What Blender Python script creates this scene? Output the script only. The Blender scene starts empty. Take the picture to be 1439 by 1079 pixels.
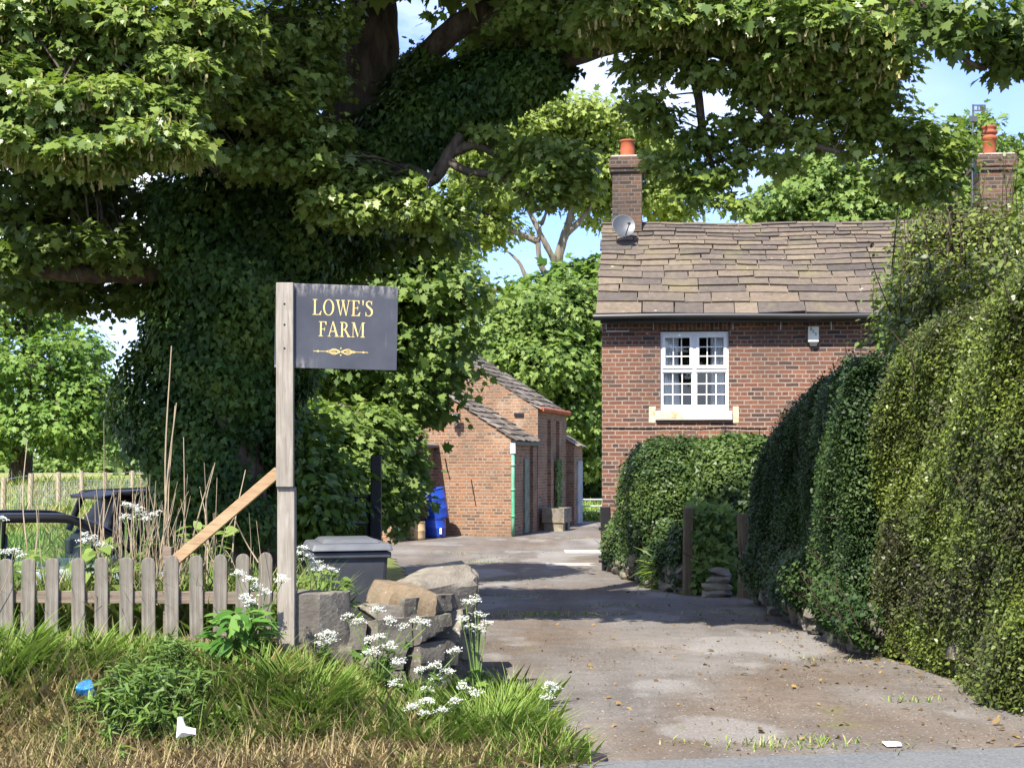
import bpy, math, random
import numpy as np
from mathutils import Vector, Matrix
R = np.random.default_rng(7); random.seed(7)
C = bpy.context.scene.collection
F, CX, HZ, CAMZ = 2000.0, 719.5, 645.0, 1.6      # focal length in photo pixels, principal column, horizon row, eye height
rad = math.radians
def P(px, py, Y): return np.array([(px-CX)*Y/F, Y, CAMZ+(HZ-py)*Y/F])
def ss(a, b, x):
    t = np.clip((x-a)/(b-a), 0, 1); return t*t*(3-2*t)
def mix(a, b, t): return a*(1-t)+b*t
def unit(v): return v/np.maximum(np.linalg.norm(v, axis=-1, keepdims=True), 1e-9)

# ------------------------------------------------------------------ terrain
def road_edge(x): return 7.45+.157*x
def verge_edge(y): return .34-.17*(y-7.4)
def H(x, y):
    x = np.asarray(x, float); y = np.asarray(y, float)
    drive = -.13*ss(8, 17, y)-.17*ss(16, 23, y)+.35*ss(44, 62, y)
    bank = .465*ss(0, 1.35, y-road_edge(x))*ss(.1, 1.7, verge_edge(y)-x)*(1-ss(9.5, 11.0, y))
    zl = -.45*ss(9.6, 12, y)+.55*ss(22, 36, y)+.4*ss(40, 65, y)
    xt = -2.1-.25*np.clip(y-12, 0, 40)
    left = ss(0, 1.8, xt-x)
    return mix(drive, zl, left*ss(9, 10, y))+bank+.10*ss(1.2, 3.2, x-3.3)*ss(9, 10, y)
def h1(x, y): return float(H(x, y))

# ------------------------------------------------------------------ materials
class NT:
    def __init__(s, name):
        s.m = bpy.data.materials.new(name); s.m.use_nodes = True
        s.t = s.m.node_tree; s.t.nodes.clear(); s.out = s.t.nodes.new('ShaderNodeOutputMaterial')
    def n(s, ty, ins=None, **props):
        nd = s.t.nodes.new('ShaderNode'+ty)
        for k, v in props.items(): setattr(nd, k, v)
        for k, v in (ins or {}).items(): s.set(nd.inputs[k], v)
        return nd
    def set(s, sock, v):
        if isinstance(v, bpy.types.NodeSocket): s.t.links.new(v, sock)
        elif isinstance(v, (tuple, list)) and len(v) == 3 and sock.type == 'RGBA': sock.default_value = (*v, 1)
        else: sock.default_value = v
    def ramp(s, fac, stops, interp='LINEAR'):
        nd = s.n('ValToRGB', {'Fac': fac}); cr = nd.color_ramp; cr.interpolation = interp
        while len(cr.elements) < len(stops): cr.elements.new(.5)
        for e, (p, c) in zip(cr.elements, stops):
            e.position = p; e.color = (*c, 1) if len(c) == 3 else c
        return nd.outputs[0]
    def noise(s, vec, scale, detail=4, rough=.55, out='Fac', dist=0):
        return s.n('TexNoise', {'Vector': vec, 'Scale': scale, 'Detail': detail, 'Roughness': rough, 'Distortion': dist}).outputs[out]
    def mix(s, fac, a, b, mode='MIX'):
        nd = s.n('MixRGB', {'Fac': fac, 'Color1': a, 'Color2': b}, blend_type=mode); return nd.outputs[0]
    def math(s, op, a, b=0.0):
        nd = s.n('Math', {0: a, 1: b}, operation=op); return nd.outputs[0]
    def mapv(s, vec, scale=(1, 1, 1), rot=(0, 0, 0), loc=(0, 0, 0)):
        return s.n('Mapping', {'Vector': vec, 'Scale': scale, 'Rotation': rot, 'Location': loc}).outputs[0]
    def obj(s): return s.n('TexCoord').outputs['Object']
    def uv(s): return s.n('TexCoord').outputs['UV']
    def pos(s): return s.n('NewGeometry').outputs['Position']
    def attr(s, nm='lv'): return s.n('Attribute', attribute_name=nm).outputs['Fac']
    def bump(s, h, strength=.3, dist=.02): return s.n('Bump', {'Height': h, 'Strength': strength, 'Distance': dist}).outputs[0]
    def pbr(s, col, rough=.8, normal=None, spec=.3, metal=0, **k):
        ins = {'Base Color': col, 'Roughness': rough, 'Specular IOR Level': spec, 'Metallic': metal}; ins.update(k)
        if normal is not None: ins['Normal'] = normal
        return s.n('BsdfPrincipled', ins).outputs[0]
    def done(s, sh): s.t.links.new(sh, s.out.inputs[0]); return s.m
M = {}
def leafmat(name, dark, mid, light, tr=.3, rough=.42, spec=.35, tcol=None):
    dark, mid, light = [tuple(min(.6, v*k) for v in c_) for c_, k in ((dark, 1.4), (mid, 1.4), (light, 1.3))]
    g = NT(name); lv = g.attr()
    nz = g.noise(g.pos(), .9, 3)
    f = g.math('ADD', g.math('MULTIPLY', lv, .75), g.math('MULTIPLY', g.math('SUBTRACT', nz, .38), .9))
    col = g.ramp(f, [(.1, dark), (.48, mid), (.95, light)])
    a = g.pbr(col, rough, spec=spec)
    tc = g.mix(1, col, tcol or (1.4, 1.55, .7), 'MULTIPLY')
    b = g.n('BsdfTranslucent', {'Color': tc}).outputs[0]
    M[name] = g.done(g.n('MixShader', {0: tr, 1: a, 2: b}).outputs[0])
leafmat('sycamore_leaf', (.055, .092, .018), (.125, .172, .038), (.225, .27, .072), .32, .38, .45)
leafmat('sycamore_shaded', (.038, .066, .015), (.074, .108, .025), (.13, .17, .045), .36, .45, .3)  # darker copy of the sycamore leaf, crown shade put into the colour
leafmat('ivy_leaf', (.016, .036, .007), (.032, .066, .011), (.075, .115, .02), .18, .5, .22)
leafmat('hedge_light', (.042, .04, .02), (.07, .094, .02), (.155, .19, .032), .25, .4, .4)
leafmat('hedge_dark', (.014, .03, .009), (.028, .052, .013), (.055, .088, .022), .18, .5, .25)  # dark green lowered further, the tree's shadow put into the leaf colour
leafmat('hedge_mid', (.016, .034, .008), (.036, .064, .014), (.085, .125, .026), .2, .45, .3)
leafmat('privet', (.03, .06, .009), (.07, .125, .016), (.155, .215, .028), .25, .45, .3)
leafmat('bright_leaf', (.048, .085, .020), (.105, .155, .036), (.19, .245, .062), .34, .5, .25)
leafmat('ash_leaf', (.095, .13, .03), (.17, .21, .05), (.26, .30, .085), .36, .5, .25)
leafmat('mid_leaf', (.035, .075, .014), (.075, .135, .024), (.15, .21, .04), .3, .5, .25)
leafmat('oak_leaf', (.04, .085, .014), (.085, .145, .026), (.16, .22, .045), .3, .5, .25)
leafmat('dark_leaf', (.012, .03, .009), (.025, .055, .014), (.05, .09, .022), .2, .5, .25)
leafmat('far_leaf', (.07, .11, .04), (.12, .17, .06), (.18, .23, .08), .25, .6, .15)
leafmat('dock_leaf', (.03, .085, .014), (.06, .14, .022), (.12, .20, .04), .25, .4, .4)
leafmat('weed_leaf', (.035, .065, .014), (.065, .115, .022), (.12, .18, .035), .25, .5, .3)
leafmat('seed_key', (.16, .15, .05), (.26, .22, .09), (.36, .29, .14), .25, .6, .2)
leafmat('dry_litter', (.04, .026, .012), (.12, .075, .03), (.30, .20, .07), .15, .7, .2)
leafmat('petal', (.42, .46, .28), (.62, .63, .52), (.74, .74, .66), .2, .6, .2, (1, 1, .95))
g = NT('grass_blade'); lv = g.attr()
col = g.ramp(lv, [(0, (.46, .355, .20)), (.25, (.52, .42, .22)), (.42, (.40, .39, .13)), (.6, (.22, .33, .06)), (.8, (.22, .36, .055)), (1, (.36, .47, .10))])
M['grass'] = g.done(g.n('MixShader', {0: .4, 1: g.pbr(col, .5, spec=.3), 2: g.n('BsdfTranslucent', {'Color': col}).outputs[0]}).outputs[0])

def simple(name, col, rough=.6, spec=.4, metal=0, var=.25, scale=6, bump=0, dirt=None):
    g = NT(name); o = g.obj(); nz = g.noise(o, scale, 5)
    c = g.mix(g.ramp(nz, [(.3, (0, 0, 0)), (.7, (1, 1, 1))]), tuple(x*(1-var) for x in col), tuple(min(1, x*(1+var)) for x in col))
    if dirt: c = g.mix(g.ramp(g.noise(o, scale*.4, 6), [(.48, (0, 0, 0)), (.72, (.8, .8, .8))]), c, dirt)
    M[name] = g.done(g.pbr(c, rough, g.bump(g.noise(o, scale*8, 3), bump, .01) if bump else None, spec, metal)); return M[name]
simple('white_paint', (.78, .78, .77), .4, .4, 0, .05, 3)
simple('black_plastic', (.012, .012, .014), .35, .5, 0, .3, 4)
simple('black_paint', (.010, .010, .012), .5, .4, 0, .4, 5, .1)
simple('bin_plastic', (.05, .053, .062), .48, .4, 0, .2, 5, .05, (.10, .10, .10))
simple('bin_lid', (.10, .105, .115), .42, .45, 0, .2, 5, .05, (.2, .2, .19))
simple('blue_drum', (.012, .055, .36), .38, .5, 0, .15, 4)
simple('cream_tub', (.52, .38, .20), .6, .3, 0, .15, 4)
simple('green_pipe', (.10, .36, .20), .5, .4, 0, .25, 6, 0, (.25, .33, .25))
simple('terracotta', (.34, .095, .045), .8, .15, 0, .3, 5, .1, (.14, .08, .06))
simple('mortar_cap', (.42, .38, .32), .9, .2, 0, .25, 7, .3)
simple('grey_metal', (.085, .09, .095), .45, .5, .3, .15, 5)
simple('galvanised', (.5, .5, .5), .5, .5, .5, .15, 8)
simple('lead', (.3, .3, .32), .6, .4, .2, .2, 8)
simple('sill_stone', (.60, .57, .50), .85, .2, 0, .12, 7, .2, (.4, .34, .27))
simple('flaking_paint', (.68, .58, .36), .85, .2, 0, .35, 18, .5, (.25, .15, .1))
simple('alarm_box', (.74, .74, .64), .5, .4, 0, .06, 5)
simple('gold_paint', (.66, .48, .17), .45, .5, .1, .2, 40)
simple('silver_car', (.45, .50, .56), .25, .6, .2, .05, 2)
simple('tyre', (.02, .02, .02), .8, .3, 0, .2, 8)
simple('black_car', (.008, .008, .009), .45, .3, 0, .2, 2)
simple('curtain', (.86, .87, .88), .9, .1, 0, .06, 8)
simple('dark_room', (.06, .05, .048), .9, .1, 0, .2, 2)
simple('paper', (.82, .82, .84), .7, .3, 0, .04, 8)
simple('blue_foil', (.02, .16, .42), .35, .5, .2, .5, 20, .3)
simple('dead_stem', (.32, .25, .165), .85, .2, 0, .25, 9)
simple('green_stem', (.13, .20, .05), .6, .3, 0, .25, 9)
simple('twig', (.055, .04, .028), .9, .1, 0, .35, 6)
simple('grey_door', (.26, .30, .32), .8, .2, 0, .25, 5, .2, (.40, .37, .32))
simple('green_door', (.17, .2, .15), .85, .2, 0, .3, 5, .3)
simple('core_shade', (.012, .016, .006), 1, 0, 0, .3, 4)  # near-black colour standing for the shade inside hedges and ivy

def woodmat(name, base, dark, light, axis=2, weather=True):
    g = NT(name); o = g.obj(); sc = [26, 26, 26]; sc[axis] = 1.6
    grain = g.noise(g.mapv(o, tuple(sc)), 2.4, 8, .62, dist=.6)
    c = g.ramp(grain, [(.25, dark), (.5, base), (.78, light)])
    blot = g.noise(o, 3.1, 4)
    c = g.mix(g.ramp(blot, [(.42, (0, 0, 0)), (.7, (.65, .65, .65))]), c, dark)
    v = g.n('TexVoronoi', {'Vector': g.mapv(o, tuple(7 if i != axis else 3.1 for i in range(3))), 'Scale': 1.0}).outputs['Distance']
    c = g.mix(g.ramp(v, [(.02, (1, 1, 1)), (.10, (0, 0, 0))]), c, tuple(x*.35 for x in dark))
    if weather:
        gr = g.noise(o, 5.5, 5); c = g.mix(g.ramp(gr, [(.56, (0, 0, 0)), (.8, (.5, .5, .5))]), c, (.14, .15, .09))
    M[name] = g.done(g.pbr(c, .85, g.bump(grain, .5, .006), .2))
woodmat('grey_wood', (.195, .172, .14), (.085, .073, .058), (.32, .29, .24))
woodmat('post_wood', (.29, .255, .21), (.165, .14, .11), (.41, .37, .31))
woodmat('rail_wood', (.20, .155, .115), (.10, .078, .058), (.30, .25, .20), 0)
woodmat('fresh_wood', (.36, .24, .135), (.24, .15, .08), (.45, .32, .19), 0, False)
woodmat('gate_timber', (.16, .12, .07), (.09, .07, .045), (.22, .17, .10))
woodmat('field_post', (.40, .33, .23), (.25, .20, .13), (.5, .43, .33))

g = NT('bark'); o = g.obj()
cr = g.noise(g.mapv(o, (7, 7, 2.2)), 1.5, 8, .65, dist=.4)
c = g.ramp(cr, [(.3, (.035, .027, .02)), (.5, (.095, .074, .056)), (.72, (.17, .14, .105))])
c = g.mix(g.ramp(g.noise(o, 2.2, 4), [(.5, (0, 0, 0)), (.75, (.6, .6, .6))]), c, (.06, .07, .03))
M['bark'] = g.done(g.pbr(c, .95, g.bump(cr, .8, .04), .1))
g = NT('pale_bark'); o = g.obj(); cr = g.noise(g.mapv(o, (4, 4, 1.2)), 1.3, 6)
M['pale_bark'] = g.done(g.pbr(g.ramp(cr, [(.3, (.09, .075, .055)), (.7, (.26, .22, .17))]), .95, g.bump(cr, .6, .05), .1))

def brickmat(name, stops, mortar, bw=.235, bh=.075, mort=.011, soot=(.06, .05, .045), sootamt=.45, pale=None):
    g = NT(name); uv = g.uv(); o = g.obj()
    wob = g.n('VectorMath', {0: g.noise(o, 6, 2, out='Color'), 1: (.5, .5, .5)}, operation='SUBTRACT').outputs[0]
    wob = g.n('VectorMath', {0: wob, 'Scale': .016}, operation='SCALE').outputs[0]
    v = g.n('VectorMath', {0: uv, 1: wob}, operation='ADD').outputs[0]
    b = g.n('TexBrick', {'Vector': v, 'Color1': (0, 0, 0), 'Color2': (1, 1, 1), 'Mortar': (.5, .5, .5), 'Scale': 1., 'Mortar Size': mort,
                         'Mortar Smooth': .25, 'Bias': 0., 'Brick Width': bw, 'Row Height': bh}, offset=.5, offset_frequency=2, squash=.5, squash_frequency=4)
    c = g.ramp(b.outputs['Color'], stops)
    c = g.mix(.55, c, g.ramp(g.noise(uv, 28, 5), [(.25, (.35, .35, .35)), (.75, (1, 1, 1))]), 'MULTIPLY')
    mc = g.mix(g.noise(o, 9, 5), tuple(x*.55 for x in mortar), mortar)
    c = g.mix(b.outputs['Fac'], c, mc)
    c = g.mix(g.math('MULTIPLY', g.ramp(g.noise(o, .75, 6, .62), [(.45, (0, 0, 0)), (.72, (1, 1, 1))]), sootamt), c, soot)
    if pale: c = g.mix(g.ramp(g.noise(g.mapv(o, (1, 1, .8), loc=(3, 5, 1)), 1.4, 7, .7), [(.56, (0, 0, 0)), (.75, (.55, .55, .55))]), c, pale)
    h = g.math('SUBTRACT', g.math('MULTIPLY', g.noise(uv, 34, 4), .5), b.outputs['Fac'])
    M[name] = g.done(g.pbr(c, .9, g.bump(h, .6, .012), .15))
hb = [(0, (.085, .052, .046)), (.14, (.12, .066, .052)), (.3, (.19, .082, .054)), (.5, (.255, .105, .064)), (.68, (.17, .078, .058)), (.85, (.29, .118, .066)), (1, (.14, .08, .068))]
brickmat('house_brick', hb, (.35, .29, .23), sootamt=.6)
brickmat('chimney_brick', [(0, (.05, .04, .033)), (.4, (.11, .075, .055)), (.7, (.15, .085, .055)), (1, (.21, .105, .06))], (.20, .165, .13), sootamt=.75)
bb = [(0, (.13, .085, .062)), (.25, (.29, .135, .07)), (.5, (.38, .175, .085)), (.75, (.24, .12, .07)), (1, (.42, .225, .125))]
brickmat('barn_brick', bb, (.36, .29, .215), .235, .078, .014, (.12, .095, .07), .75, (.42, .34, .25))

def slatemat(name, stops, lichen):
    g = NT(name); o = g.obj(); lv = g.attr()
    c = g.ramp(lv, stops)
    c = g.mix(.6, c, g.ramp(g.noise(o, 11, 6, .65), [(.28, (.42, .4, .38)), (.72, (1, 1, 1))]), 'MULTIPLY')
    c = g.mix(g.ramp(g.noise(o, 1.8, 6, .7), [(.52, (0, 0, 0)), (.74, (.75, .75, .75))]), c, lichen)
    c = g.mix(g.ramp(g.noise(g.mapv(o, loc=(3, 8, 2)), 6.5, 6, .72), [(.55, (0, 0, 0)), (.7, (.7, .7, .7))]), c, (.075, .068, .055))
    c = g.mix(g.ramp(g.noise(o, 5.2, 5, .6), [(.68, (0, 0, 0)), (.74, (.8, .8, .8))]), c, (.42, .40, .34))
    M[name] = g.done(g.pbr(c, .9, g.bump(g.noise(o, 40, 5), .35, .01), .15))
slatemat('stone_slate', [(0, (.085, .074, .066)), (.25, (.118, .098, .084)), (.5, (.148, .12, .096)), (.75, (.175, .138, .102)), (1, (.20, .162, .118))], (.17, .15, .075))
slatemat('barn_slate', [(0, (.09, .075, .06)), (.5, (.16, .135, .11)), (1, (.30, .26, .215))], (.22, .17, .10))
def stonemat(name, stops, lichen=(.40, .38, .24)):
    g = NT(name); o = g.obj(); lv = g.attr()
    n1 = g.noise(o, 7, 7, .68)
    c = g.ramp(lv, stops)
    c = g.mix(.75, c, g.ramp(n1, [(.28, (.3, .28, .27)), (.72, (1.0, 1.0, 1.0))]), 'MULTIPLY')
    c = g.mix(g.ramp(g.noise(g.mapv(o, loc=(4, 2, 7)), 3.4, 5, .7), [(.53, (0, 0, 0)), (.7, (.6, .6, .6))]), c, lichen)
    c = g.mix(g.ramp(g.noise(o, 24, 4), [(.66, (0, 0, 0)), (.72, (.7, .7, .7))]), c, (.50, .49, .44))
    hgt = g.math('ADD', n1, g.math('MULTIPLY', g.noise(o, 45, 5), .4))
    M[name] = g.done(g.pbr(c, .95, g.bump(hgt, .7, .02), .12))
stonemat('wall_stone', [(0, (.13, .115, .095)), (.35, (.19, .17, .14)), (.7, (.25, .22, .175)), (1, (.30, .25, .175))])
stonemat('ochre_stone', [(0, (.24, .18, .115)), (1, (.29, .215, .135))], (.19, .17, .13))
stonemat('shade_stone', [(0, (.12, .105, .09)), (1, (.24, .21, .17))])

g = NT('drive'); p = g.pos()
n1 = g.noise(p, .45, 6, .6); n2 = g.noise(p, 3.5, 6, .6); n3 = g.noise(p, 45, 4)
c = g.ramp(n1, [(.3, (.155, .137, .12)), (.5, (.225, .203, .182)), (.7, (.30, .278, .255))])
c = g.mix(g.ramp(g.noise(g.mapv(p, (.55, .28, 1), loc=(2, 9, 0)), 1.1, 6, .62), [(.44, (0, 0, 0)), (.66, (.8, .8, .8))]), c, (.20, .145, .10))
c = g.mix(.5, c, g.ramp(n2, [(.3, (.55, .55, .55)), (.7, (1, 1, 1))]), 'MULTIPLY')
c = g.mix(.55, c, g.ramp(g.noise(g.mapv(p, (1.5, .13, 1), loc=(1, 3, 0)), 1.0, 5, .6), [(.34, (.55, .54, .53)), (.62, (1, 1, 1))]), 'MULTIPLY')
c = g.mix(g.ramp(g.noise(g.mapv(p, (.8, .5, 1), loc=(11, 5, 0)), .9, 4, .5), [(.56, (0, 0, 0)), (.60, (.5, .5, .5))]), c, (.31, .295, .275))
c = g.mix(.55, c, g.ramp(n3, [(.3, (.35, .35, .35)), (.68, (1, 1, 1))]), 'MULTIPLY')
vor = g.n('TexVoronoi', {'Vector': p, 'Scale': 55.}); 
st = g.ramp(vor.outputs['Color'], [(.80, (0, 0, 0)), (.86, (1, 1, 1))])
c = g.mix(g.math('MULTIPLY', st, g.ramp(vor.outputs['Distance'], [(.25, (1, 1, 1)), (.4, (0, 0, 0))])), c, (.36, .33, .29))
st2 = g.ramp(g.noise(p, 90, 2), [(.66, (0, 0, 0)), (.74, (.8, .8, .8))]); c = g.mix(st2, c, (.06, .05, .04))
gr = g.ramp(g.noise(g.mapv(p, (1, .45, 1), loc=(7, 1, 0)), 1.3, 6, .7), [(.63, (0, 0, 0)), (.73, (.8, .8, .8))]); c = g.mix(gr, c, (.13, .13, .05))
cr = g.n('TexVoronoi', {'Vector': g.n('VectorMath', {0: p, 1: g.noise(p, 1.5, 4, out='Color')}, operation='ADD').outputs[0], 'Scale': .35}, feature='DISTANCE_TO_EDGE').outputs['Distance']
c = g.mix(g.ramp(cr, [(.002, (.35, .35, .35)), (.006, (0, 0, 0))]), c, (.08, .065, .05))
M['drive'] = g.done(g.pbr(c, .95, g.bump(g.math('ADD', n3, g.math('MULTIPLY', n2, 1.5)), .5, .02), .12))
g = NT('asphalt'); p = g.pos()
c = g.ramp(g.noise(p, 60, 4), [(.3, (.085, .09, .092)), (.7, (.17, .175, .175))]); c = g.mix(g.ramp(g.noise(p, .9, 5), [(.45, (0, 0, 0)), (.8, (.6, .6, .6))]), c, (.2, .19, .17))
M['asphalt'] = g.done(g.pbr(c, .9, g.bump(g.noise(p, 120, 2), .4, .01), .2))
g = NT('concrete'); p = g.pos(); c = g.ramp(g.noise(p, 5, 6), [(.3, (.30, .275, .245)), (.7, (.42, .395, .36))])
M['concrete'] = g.done(g.pbr(c, .9, g.bump(g.noise(p, 60, 3), .2, .01), .2))
g = NT('soil'); p = g.pos(); sx = g.n('SeparateXYZ', {0: p}); 
c = g.ramp(g.noise(p, 6, 6), [(.3, (.06, .048, .026)), (.55, (.12, .10, .045)), (.75, (.20, .15, .075))])
fld = g.ramp(g.noise(g.mapv(p, (.16, .20, 1)), 1.0, 7, .62), [(.3, (.12, .17, .04)), (.46, (.2, .245, .06)), (.56, (.33, .29, .14)), (.72, (.40, .33, .21))])
fld = g.mix(.4, fld, g.ramp(g.noise(g.mapv(p, (3, 1, 1)), 2.5, 5), [(.3, (.5, .5, .5)), (.7, (1, 1, 1))]), 'MULTIPLY')
far = g.n('MapRange', {0: sx.outputs[1], 1: 20., 2: 30.}).outputs[0]
M['soil'] = g.done(g.pbr(g.mix(far, c, fld), .95, g.bump(g.noise(p, 30, 4), .6, .03), .1))
g = NT('sign_board'); o = g.obj()
c = g.ramp(g.noise(o, 3.5, 6, .6), [(.3, (.034, .037, .047)), (.7, (.062, .066, .08))])
sx = g.n('SeparateXYZ', {0: o})
edge = g.math('ADD', g.n('MapRange', {0: sx.outputs[2], 1: .17, 2: .25}).outputs[0], g.math('MULTIPLY', g.n('MapRange', {0: sx.outputs[2], 1: -.17, 2: -.25}).outputs[0], g.n('MapRange', {0: sx.outputs[0], 1: -.06, 2: -.22}).outputs[0]))
scr = g.ramp(g.noise(g.mapv(o, (9, 1, 3)), 3, 8, .7), [(.46, (0, 0, 0)), (.66, (.75, .75, .75))])
c = g.mix(g.math('MULTIPLY', scr, edge), c, (.42, .38, .33))
strk = g.ramp(g.noise(g.mapv(o, (20, 1, 1.3), loc=(1, 0, 3)), 2.2, 6, .6), [(.60, (0, 0, 0)), (.72, (.35, .35, .35))]); c = g.mix(strk, c, (.17, .17, .19))
diag = g.ramp(g.noise(g.mapv(o, (30, 1, 1.5), rot=(0, rad(28), 0)), 1.4, 5, .6), [(.70, (0, 0, 0)), (.76, (.4, .4, .4))]); c = g.mix(diag, c, (.25, .25, .25))
M['sign_board'] = g.done(g.pbr(c, .5, None, .35))
def glassmat(name, tint, refl=.12):
    g = NT(name); fr = g.n('Fresnel', {'IOR': 1.5}).outputs[0]
    fr = g.math('MAXIMUM', g.math('MULTIPLY', fr, .4 if refl < .05 else 1.), refl)
    M[name] = g.done(g.n('MixShader', {0: fr, 1: g.n('BsdfTransparent', {'Color': tint}).outputs[0], 2: g.n('BsdfGlossy', {'Color': (1, 1, 1), 'Roughness': .02}).outputs[0]}).outputs[0])
glassmat('window_glass', (.86, .88, .88), .07); glassmat('car_glass', (.80, .88, .78), .025)

# ------------------------------------------------------------------ mesh builder
class MB:
    def __init__(s): s.v = []; s.f = []; s.lv = []; s.cur = None
    def add(s, vs, fs, lv=None):
        b = len(s.v); s.v += [tuple(map(float, v)) for v in vs]
        L = random.random() if lv is None else lv
        for f in fs: s.f.append([b+i for i in f]); s.lv.append(L)
        return s
    def poly(s, pts, lv=None): return s.add(pts, [list(range(len(pts)))], lv)
    def box(s, lo, hi, m=None, lv=None):
        x0, y0, z0 = lo; x1, y1, z1 = hi
        vs = [(x0, y0, z0), (x1, y0, z0), (x1, y1, z0), (x0, y1, z0), (x0, y0, z1), (x1, y0, z1), (x1, y1, z1), (x0, y1, z1)]
        if m is not None: vs = [m @ Vector(v) for v in vs]
        return s.add(vs, [(0, 3, 2, 1), (4, 5, 6, 7), (0, 1, 5, 4), (1, 2, 6, 5), (2, 3, 7, 6), (3, 0, 4, 7)], lv)
    def prism(s, pts, d, lv=None):                       # closed outline and an extrusion vector
        n = len(pts); a = [np.array(p, float) for p in pts]; b = [p+np.array(d) for p in a]
        return s.add(a+b, [list(range(n))[::-1], list(range(n, 2*n))]+[(i, (i+1) % n, n+(i+1) % n, n+i) for i in range(n)], lv)
    def tube(s, pts, r, k=8, lv=None, cap=True):
        pts = np.array(pts, float); n = len(pts); r = np.broadcast_to(np.asarray(r, float), (n,))
        t = unit(np.gradient(pts, axis=0)); up = np.array([.3, .2, 1.]) if abs(t[0][2]) < .9 else np.array([1., .2, .1])
        a = unit(np.cross(t, up)); b = np.cross(t, a); an = np.linspace(0, 2*np.pi, k, endpoint=False)
        ring = pts[:, None]+r[:, None, None]*(np.cos(an)[None, :, None]*a[:, None]+np.sin(an)[None, :, None]*b[:, None])
        fs = [(i*k+j, i*k+(j+1) % k, (i+1)*k+(j+1) % k, (i+1)*k+j) for i in range(n-1) for j in range(k)]
        if cap: fs += [list(range(k))[::-1], [(n-1)*k+j for j in range(k)]]
        return s.add(ring.reshape(-1, 3), fs, lv)
    def lathe(s, prof, c=(0, 0, 0), k=20, m=None, lv=None):
        an = np.linspace(0, 2*np.pi, k, endpoint=False)
        vs = [Vector((c[0]+r*math.cos(a), c[1]+r*math.sin(a), c[2]+z)) for r, z in prof for a in an]
        if m is not None: vs = [m @ v for v in vs]
        n = len(prof)
        fs = [(i*k+j, i*k+(j+1) % k, (i+1)*k+(j+1) % k, (i+1)*k+j) for i in range(n-1) for j in range(k)]
        return s.add(vs, fs+[list(range(k))[::-1], [(n-1)*k+j for j in range(k)]], lv)
    def build(s, name, m, parent=None, smooth=False, bevel=0, soldier=False, loc=None, rot=None):
        me = bpy.data.meshes.new(name); me.from_pydata(s.v, [], s.f); me.update()
        uv = me.uv_layers.new(name='UVMap'); V = np.array(s.v); out = np.zeros((len(me.loops), 2)); i = 0
        for p in me.polygons:
            nx, ny, nz = map(abs, p.normal); k = p.loop_total; q = V[list(p.vertices)]
            u = q[:, [0, 1]] if nz > max(nx, ny) else q[:, [0, 2]] if ny >= nx else q[:, [1, 2]]
            out[p.loop_start:p.loop_start+k] = u[:, ::-1] if soldier else u
        uv.data.foreach_set('uv', out.ravel())
        at = me.attributes.new('lv', 'FLOAT', 'FACE'); at.data.foreach_set('value', np.array(s.lv, np.float32))
        if smooth: me.polygons.foreach_set('use_smooth', [True]*len(me.polygons))
        return link(name, me, m, parent, bevel, loc, rot)
def link(name, me, m, parent=None, bevel=0, loc=None, rot=None):
    o = bpy.data.objects.new(name, me); C.objects.link(o); me.materials.append(M[m] if isinstance(m, str) else m)
    if parent is not None: o.parent = parent
    if loc is not None: o.location = loc
    if rot is not None: o.rotation_euler = rot
    if bevel:
        b = o.modifiers.new('edge', 'BEVEL'); b.width = bevel; b.segments = 2; b.limit_method = 'ANGLE'
    return o
def tag(o, label=None, cat=None, group=None, kind=None):
    for k, v in (('label', label), ('category', cat), ('group', group), ('kind', kind)):
        if v: o[k] = v
    return o
def thing(name, label, cat, loc=(0, 0, 0), rz=0, group=None):
    o = bpy.data.objects.new(name, None); C.objects.link(o); o.location = [float(v) for v in loc]; o.rotation_euler = (0, 0, rz); o.empty_display_size = .2
    return tag(o, label, cat, group)
def copy_tree(o, parent=None):
    c = o.copy(); C.objects.link(c); c.parent = parent
    for ch in o.children: copy_tree(ch, c)
    return c
def spline(pts, n=8):
    pts = np.array(pts, float); q = np.vstack([2*pts[0]-pts[1], pts, 2*pts[-1]-pts[-2]]); out = []
    for i in range(1, len(q)-2):
        for t in np.linspace(0, 1, n, endpoint=False):
            a, b, c, d = q[i-1:i+3]; out.append(.5*(2*b+(c-a)*t+(2*a-5*b+4*c-d)*t*t+(3*b-a-3*c+d)*t**3))
    out.append(pts[-1]); return np.array(out)
def limb(mb, pts, r0, r1, k=9, wob=.03, n=6):
    q = spline(pts, n); w = R.normal(0, 1, q.shape)*wob*np.linspace(r0, r1, len(q))[:, None]*4; w[0] = 0
    return mb.tube(q+w*.25, np.linspace(r0, r1, len(q))*(1+R.normal(0, .05, len(q))), k)

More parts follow.
